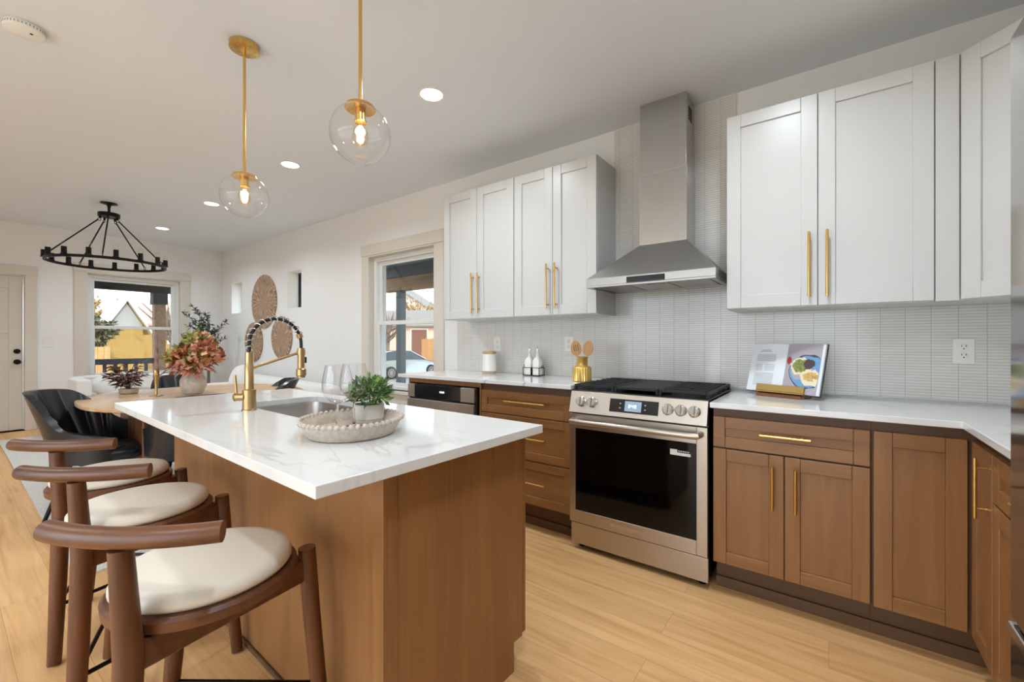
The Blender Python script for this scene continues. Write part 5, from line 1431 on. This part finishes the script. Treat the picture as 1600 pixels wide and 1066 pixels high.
# ------------------------------------------------------------------ outdoors
GZ = -0.75
b = MB(); b.box(-90, 40, -50, 90, GZ-0.3, GZ); struct(b.build('ground', 'lawn', smooth=0), 'dry lawn around the houses')
b = MB(); b.box(-24, -15.5, -50, 90, GZ, GZ+0.02); struct(b.build('street', 'asphalt', smooth=0), 'grey street outside the windows')
plain('bounce_concrete', (206, 204, 200), 0.85, var=0.06, bscale=3)  # pale slab added out of view to bounce daylight up to the ceiling
b = MB(); b.box(-6, 4, -9.5, YF-0.21, GZ, -0.03); struct(b.build('patio', 'bounce_concrete', smooth=0), 'pale concrete patio added unseen outside the glass door to bounce daylight')
# side porch
b = MB(); b.box(-6.5, -1.8, YB+0.23, 5.05, GZ, -0.02); struct(b.build('porch_floor', 'porch_paint', smooth=0), 'grey painted side porch floor')
b = MB(); b.box(-10.35, XL-0.21, -2.4, 2.75, GZ, 0.06); struct(b.build('porch_floor', 'porch_paint', smooth=0), 'grey painted front porch floor')
e = thing('side_porch_roof', 'porch roof with brown timber beam outside the kitchen window', 'porch roof', (0, 0, 0))
b = MB(); b.box(-6.55, -1.8, YB+0.225, 5.2, 2.52, 2.62); b.build('roof_deck', 'porch_ceiling', e, 0)
b = MB(); b.box(-6.5, -1.8, 4.83, 4.99, 2.10, 2.33); b.build('beam', 'porch_timber', e, 0, bevel=0.004)
b = MB(); b.box(-6.5, -1.8, 4.80, 4.99, 2.33, 2.52); b.build('fascia', 'porch_paint', e, 0, bevel=0.004)
b = MB(); b.box(-6.13, -6.01, 4.85, 4.97, -0.02, 2.10); o = b.build('porch_post', 'porch_post', None, 0, bevel=0.004); tag(o, 'grey-blue square porch post seen through the kitchen window', 'post')
e = thing('front_porch_roof', 'dark porch roof outside the window on the front door wall', 'porch roof', (0, 0, 0))
b = MB(); b.box(-10.5, XL-0.205, -2.5, 2.95, 2.36, 2.46); b.build('roof_deck', 'porch_dark', e, 0)
b = MB(); b.box(-10.32, -10.14, -2.4, 2.75, 2.13, 2.36); b.build('beam', 'porch_dark', e, 0, bevel=0.004)
e = thing('porch_post', 'dark brown porch post with a square cap behind the porch railing', 'post', (-10.23, 2.55, 0.06))
b = MB(); b.box(-0.08, 0.08, -0.085, 0.085, 0, 1.9); b.build('shaft', 'porch_timber', e, 0, bevel=0.004)
b = MB(); b.box(-0.11, 0.11, -0.11, 0.11, 1.85, 2.07); b.build('cap', 'porch_dark', e, 0, bevel=0.004)
e = thing('porch_railing', 'dark slatted railing along the front porch', 'railing', (-10.23, 0, 0.06))
b = MB(); b.box(-0.04, 0.04, -2.4, 2.46, 0.74, 0.84); b.build('top_rail', 'porch_paint', e, 0, bevel=0.004)
b = MB(); b.box(-0.03, 0.03, -2.4, 2.46, 0.08, 0.15); b.build('bottom_rail', 'porch_paint', e, 0, bevel=0.004)
for k in range(34):
    y = -2.33+k*0.142; b = MB(); b.box(-0.02, 0.02, y-0.025, y+0.025, 0.15, 0.74); b.build('baluster', 'porch_paint', e, 0)
def house(name, label, x0, x1, y0, y1, zw, zr, ridge, wallm, roofm, wins, doors, face, rz=0.0, gablem=None):
    e = thing(name, label, 'house', ((x0+x1)/2, (y0+y1)/2, GZ), rz)
    hx_, hy_ = (x1-x0)/2, (y1-y0)/2; H = zw-GZ; Hr = zr-GZ
    b = MB(); b.box(-hx_, hx_, -hy_, hy_, 0, H)
    if ridge == 'X':
        for s_ in (-1, 1):
            x_ = s_*hx_; b._f([b.bm.verts.new(v) for v in ((x_, -hy_, H), (x_, hy_, H), (x_, 0, Hr-0.1))])
    else:
        for s_ in (-1, 1):
            y_ = s_*hy_; b._f([b.bm.verts.new(v) for v in ((-hx_, y_, H), (hx_, y_, H), (0, y_, Hr-0.1))])
    b.build('walls', wallm, e, 0)
    if gablem:
        b = MB(); b._f([b.bm.verts.new(v) for v in ((hx_+0.03, -hy_, H-0.2), (hx_+0.03, hy_, H-0.2), (hx_+0.03, 0, Hr-0.1))]); b.build('gable', gablem, e, 0)
    b = MB(); o_ = 0.4; th = 0.15; dz_ = (Hr-H)/(hy_ if ridge == 'X' else hx_)*o_
    if ridge == 'X': b.prism([(-hy_-o_, H-dz_), (0, Hr), (hy_+o_, H-dz_), (hy_+o_, H-dz_+th), (0, Hr+th), (-hy_-o_, H-dz_+th)], -hx_-o_, hx_+o_, Matrix(((0,0,1,0),(1,0,0,0),(0,1,0,0),(0,0,0,1))))
    else: b.prism([(-hx_-o_, H-dz_), (0, Hr), (hx_+o_, H-dz_), (hx_+o_, H-dz_+th), (0, Hr+th), (-hx_-o_, H-dz_+th)], -hy_-o_, hy_+o_, Matrix(((1,0,0,0),(0,0,1,0),(0,1,0,0),(0,0,0,1))))
    b.build('roof', roofm, e, 0)
    for u0, u1, z0_, z1_ in wins:
        f_ = MB(); g_ = MB()
        if face == '-Y':
            f_.box(u0-0.1, u1+0.1, -hy_-0.06, -hy_-0.001, z0_-0.1, z1_+0.1); g_.box(u0, u1, -hy_-0.07, -hy_-0.061, z0_, z1_)
        else:
            f_.box(hx_+0.001, hx_+0.06, u0-0.1, u1+0.1, z0_-0.1, z1_+0.1); g_.box(hx_+0.061, hx_+0.07, u0, u1, z0_, z1_)
        o = f_.build('window', 'outdoor_trim', e, 0); g_.build('pane', 'house_glass', o, 0)
    for u0, u1, z0_, z1_ in doors:
        f_ = MB(); g_ = MB()
        if face == '-Y':
            f_.box(u0-0.15, u1+0.15, -hy_-0.06, -hy_-0.001, z0_, z1_+0.15); g_.box(u0, u1, -hy_-0.09, -hy_-0.061, z0_, z1_)
        else:
            f_.box(hx_+0.001, hx_+0.06, u0-0.15, u1+0.15, z0_, z1_+0.15); g_.box(hx_+0.061, hx_+0.09, u0, u1, z0_, z1_)
        o = f_.build('door_frame', 'outdoor_trim', e, 0); g_.build('door', 'brown_door', o, 0)
    return e
# seen through the kitchen window
house('house', 'peach single-storey house with a brown door behind the parked car', -42.5, -32.5, 28.0, 36, 2.9, 4.6, 'X', 'stucco_peach', 'shingle_grey',
      [(-1.9, -1.0, 1.6, 3.0)], [(1.3, 2.9, 0.5, 3.2)], '-Y', R(30))
house('house', 'pale pink two-storey gabled house left behind the porch post', -57, -47.5, 38.0, 47, 6.4, 9.4, 'Y', 'stucco_pink', 'shingle_grey',
      [(1.5, 2.6, 4.6, 6.4), (-2.6, -1.5, 4.6, 6.4)], [], '-Y', R(30))
e = thing('fence', 'orange cedar board fence right of the peach house', 'fence', (-31.0, 27.5, GZ))
for k in range(22):
    b = MB(); b.box(k*0.3, k*0.3+0.28, 0, 0.03, 0, 2.2+0.05*((k*7) % 3)); b.build('fence_board', 'cedar', e, 0)
# seen through the front window
house('house', 'mustard yellow house with a pinkish shingle roof across the street', -49, -40, 8.9, 19, 2.55, 4.5, 'Y', 'stucco_yellow', 'shingle_pink',
      [(-3.4, -2.9, 1.9, 2.6)], [], '+X')
house('house', 'small gabled bungalow with white roof edges left of the yellow house', -38.9, -35.6, 6.4, 8.05, 2.37, 3.8, 'X', 'stucco_yellow', 'outdoor_trim',
      [], [], '+X', 0.0, 'stucco_grey')
e = thing('cedar_gate', 'small orange cedar gate left of the yellow house', 'gate', (-30, 4.75, GZ))
for k in range(3): b = MB(); b.box(0, 0.04, k*0.24, k*0.24+0.22, 0, 1.7); b.build('gate_board', 'cedar', e, 0)
def tree(label, x, y, h, rc, n, seed, lm, leafy=True, L_=0.35):
    e = thing('tree', label, 'tree', (x, y, GZ)); rnd = random.Random(seed)
    b = MB(); b.tube([(0, 0, 0), (0.1, 0, h*0.3), (0, 0.1, h*0.55)], [0.22, 0.18, 0.13], 9); lv = MB()
    for k in range(26):
        a = rnd.uniform(0, 2*PI); el = rnd.uniform(0.25, 1.3); z0_ = rnd.uniform(0.3, 0.55)*h; L2 = rnd.uniform(0.5, 1)*rc
        d = Vector((math.cos(a)*math.cos(el), math.sin(a)*math.cos(el), math.sin(el))); p0 = Vector((0, 0, z0_)); p1 = p0+d*L2*0.6; p2 = p0+d*L2+Vector((0, 0, 0.15*rc))
        b.tube([p0, p1, p2], [0.07, 0.05, 0.015], 6)
        for m_ in range(3):
            q0 = p0.lerp(p1, rnd.uniform(0.4, 1)); dd = (d+Vector((rnd.uniform(-1, 1), rnd.uniform(-1, 1), rnd.uniform(-.3, .8)))).normalized(); q1 = q0+dd*rc*0.35
            b.tube([q0, q1], [0.03, 0.008], 5)
            for j in range(n):
                c = q0.lerp(q1, rnd.uniform(0.2, 1.1))+Vector((rnd.uniform(-.3, .3), rnd.uniform(-.3, .3), rnd.uniform(-.3, .3)))*rc*0.25
                lv.leaf(c, (rnd.uniform(-1, 1), rnd.uniform(-1, 1), rnd.uniform(-1, 1)), (rnd.uniform(-1, 1), rnd.uniform(-1, 1), 1), L_, L_*0.55)
    b.build('trunk', 'bark_grey', e)
    if n: lv.build('crown', lm, e, 0, recalc=False)
tree('bare-branched tree with a few golden leaves behind the peach house', -42.5, 37.0, 9.0, 4.6, 12, 4, 'leaf_gold', L_=0.32)
tree('leafless tree with fine branches left of the peach house', -29.8, 22.6, 6.2, 2.6, 0, 44, 'leaf_gold')
tree('dense dark green tree left of the yellow house', -33, 5.2, 4.4, 1.6, 34, 9, 'leaf_wild')
tree('tall tree with yellowing leaves behind the small gabled bungalow', -47, 6.6, 7.5, 2.4, 22, 15, 'leaf_gold', L_=0.35)
tree('thin bare tree right of the porch post by the yellow house', -33, 8.9, 5.6, 2.0, 0, 31, 'leaf_gold')
# parked car: side view, long axis along +y
e = thing('car', 'silver hatchback parked on the street outside the kitchen window', 'car', (-19.1, 15.45, GZ+0.02))
b = MB()
low = [(-2.15, 0.30), (-2.2, 0.55), (-2.12, 0.86), (-1.95, 0.95), (-0.9, 0.99), (0.0, 0.98), (0.95, 0.95), (1.7, 0.80), (2.1, 0.66), (2.15, 0.4), (2.05, 0.26), (-2.0, 0.24)]
rings = []
for xw, k in ((-0.86, 0.97), (-0.90, 1.0), (-0.80, 1.02), (0.80, 1.02), (0.90, 1.0), (0.86, 0.97)):
    rings.append([b.bm.verts.new((xw, y*k, z if k == 1.0 else (z*1.01 if k > 1 else z*0.99))) for y, z in low])
for p, q in zip(rings, rings[1:]): b.bridge(p, q)
b._f(rings[0][::-1]); b._f(rings[-1]); b.build('car_body', 'car_paint', e, 40)
b = MB(); g = [(-2.0, 0.93), (-1.65, 1.36), (-0.9, 1.47), (0.1, 1.45), (1.15, 0.93)]
rings = []
for xw, s_ in ((-0.84, 0.0), (-0.66, 1.0), (0.66, 1.0), (0.84, 0.0)):
    rings.append([b.bm.verts.new((xw, y*(0.98 if s_ else 1.0), z if s_ else (0.93 if z > 1 else z-0.02))) for y, z in g])
for p, q in zip(rings, rings[1:]): b.bridge(p, q)
b._f(rings[0][::-1]); b._f(rings[-1]); b.build('cabin_glass', 'car_glass', e, 40)
b = MB(); b.hexa([(-0.64, -1.62, 1.36), (0.64, -1.62, 1.36), (0.64, 0.12, 1.445), (-0.64, 0.12, 1.445), (-0.62, -1.55, 1.43), (0.62, -1.55, 1.43), (0.62, 0.06, 1.49), (-0.62, 0.06, 1.49)])
for s_ in (-1, 1):
    for ya, yb in (((-0.45), (-0.42)), ((0.08), (1.1))): b.tube([(s_*0.845, yb if yb > 1 else ya, 0.95), (s_*0.665, ya, 1.46)], 0.03, 6)
b.build('car_roof', 'car_paint', e, 40, bevel=0.02)
for y in (-1.35, 1.4):
    for s_ in (-1, 1):
        b = MB(); M_ = Matrix.Translation((s_*0.84, y, 0.32)) @ Matrix.Rotation(R(90)*s_, 4, 'Y')
        b.lathe([(0, -0.09), (0.30, -0.09), (0.33, -0.06), (0.33, 0.06), (0.30, 0.085), (0.23, 0.085), (0.22, 0.06), (0, 0.06)], 28, M=M_); o = b.build('wheel', 'tyre', e, 40)
        b = MB()
        for k in range(10):
            b.box(0.02, 0.215, -0.014, 0.014, 0.062, 0.088, M_ @ Matrix.Rotation(2*PI*k/10, 4, 'Z'))
        b.lathe([(0.205, 0.062), (0.228, 0.062), (0.228, 0.092), (0.205, 0.092), (0.205, 0.062)], 28, M=M_); b.build('rim', 'alloy', o, 40)
for s_ in (-1, 1):
    b = MB(); b.box(s_*0.72-0.12, s_*0.72+0.12, 1.98, 2.11, 0.60, 0.71); b.build('headlight', 'car_glass', e, 0, bevel=0.02)
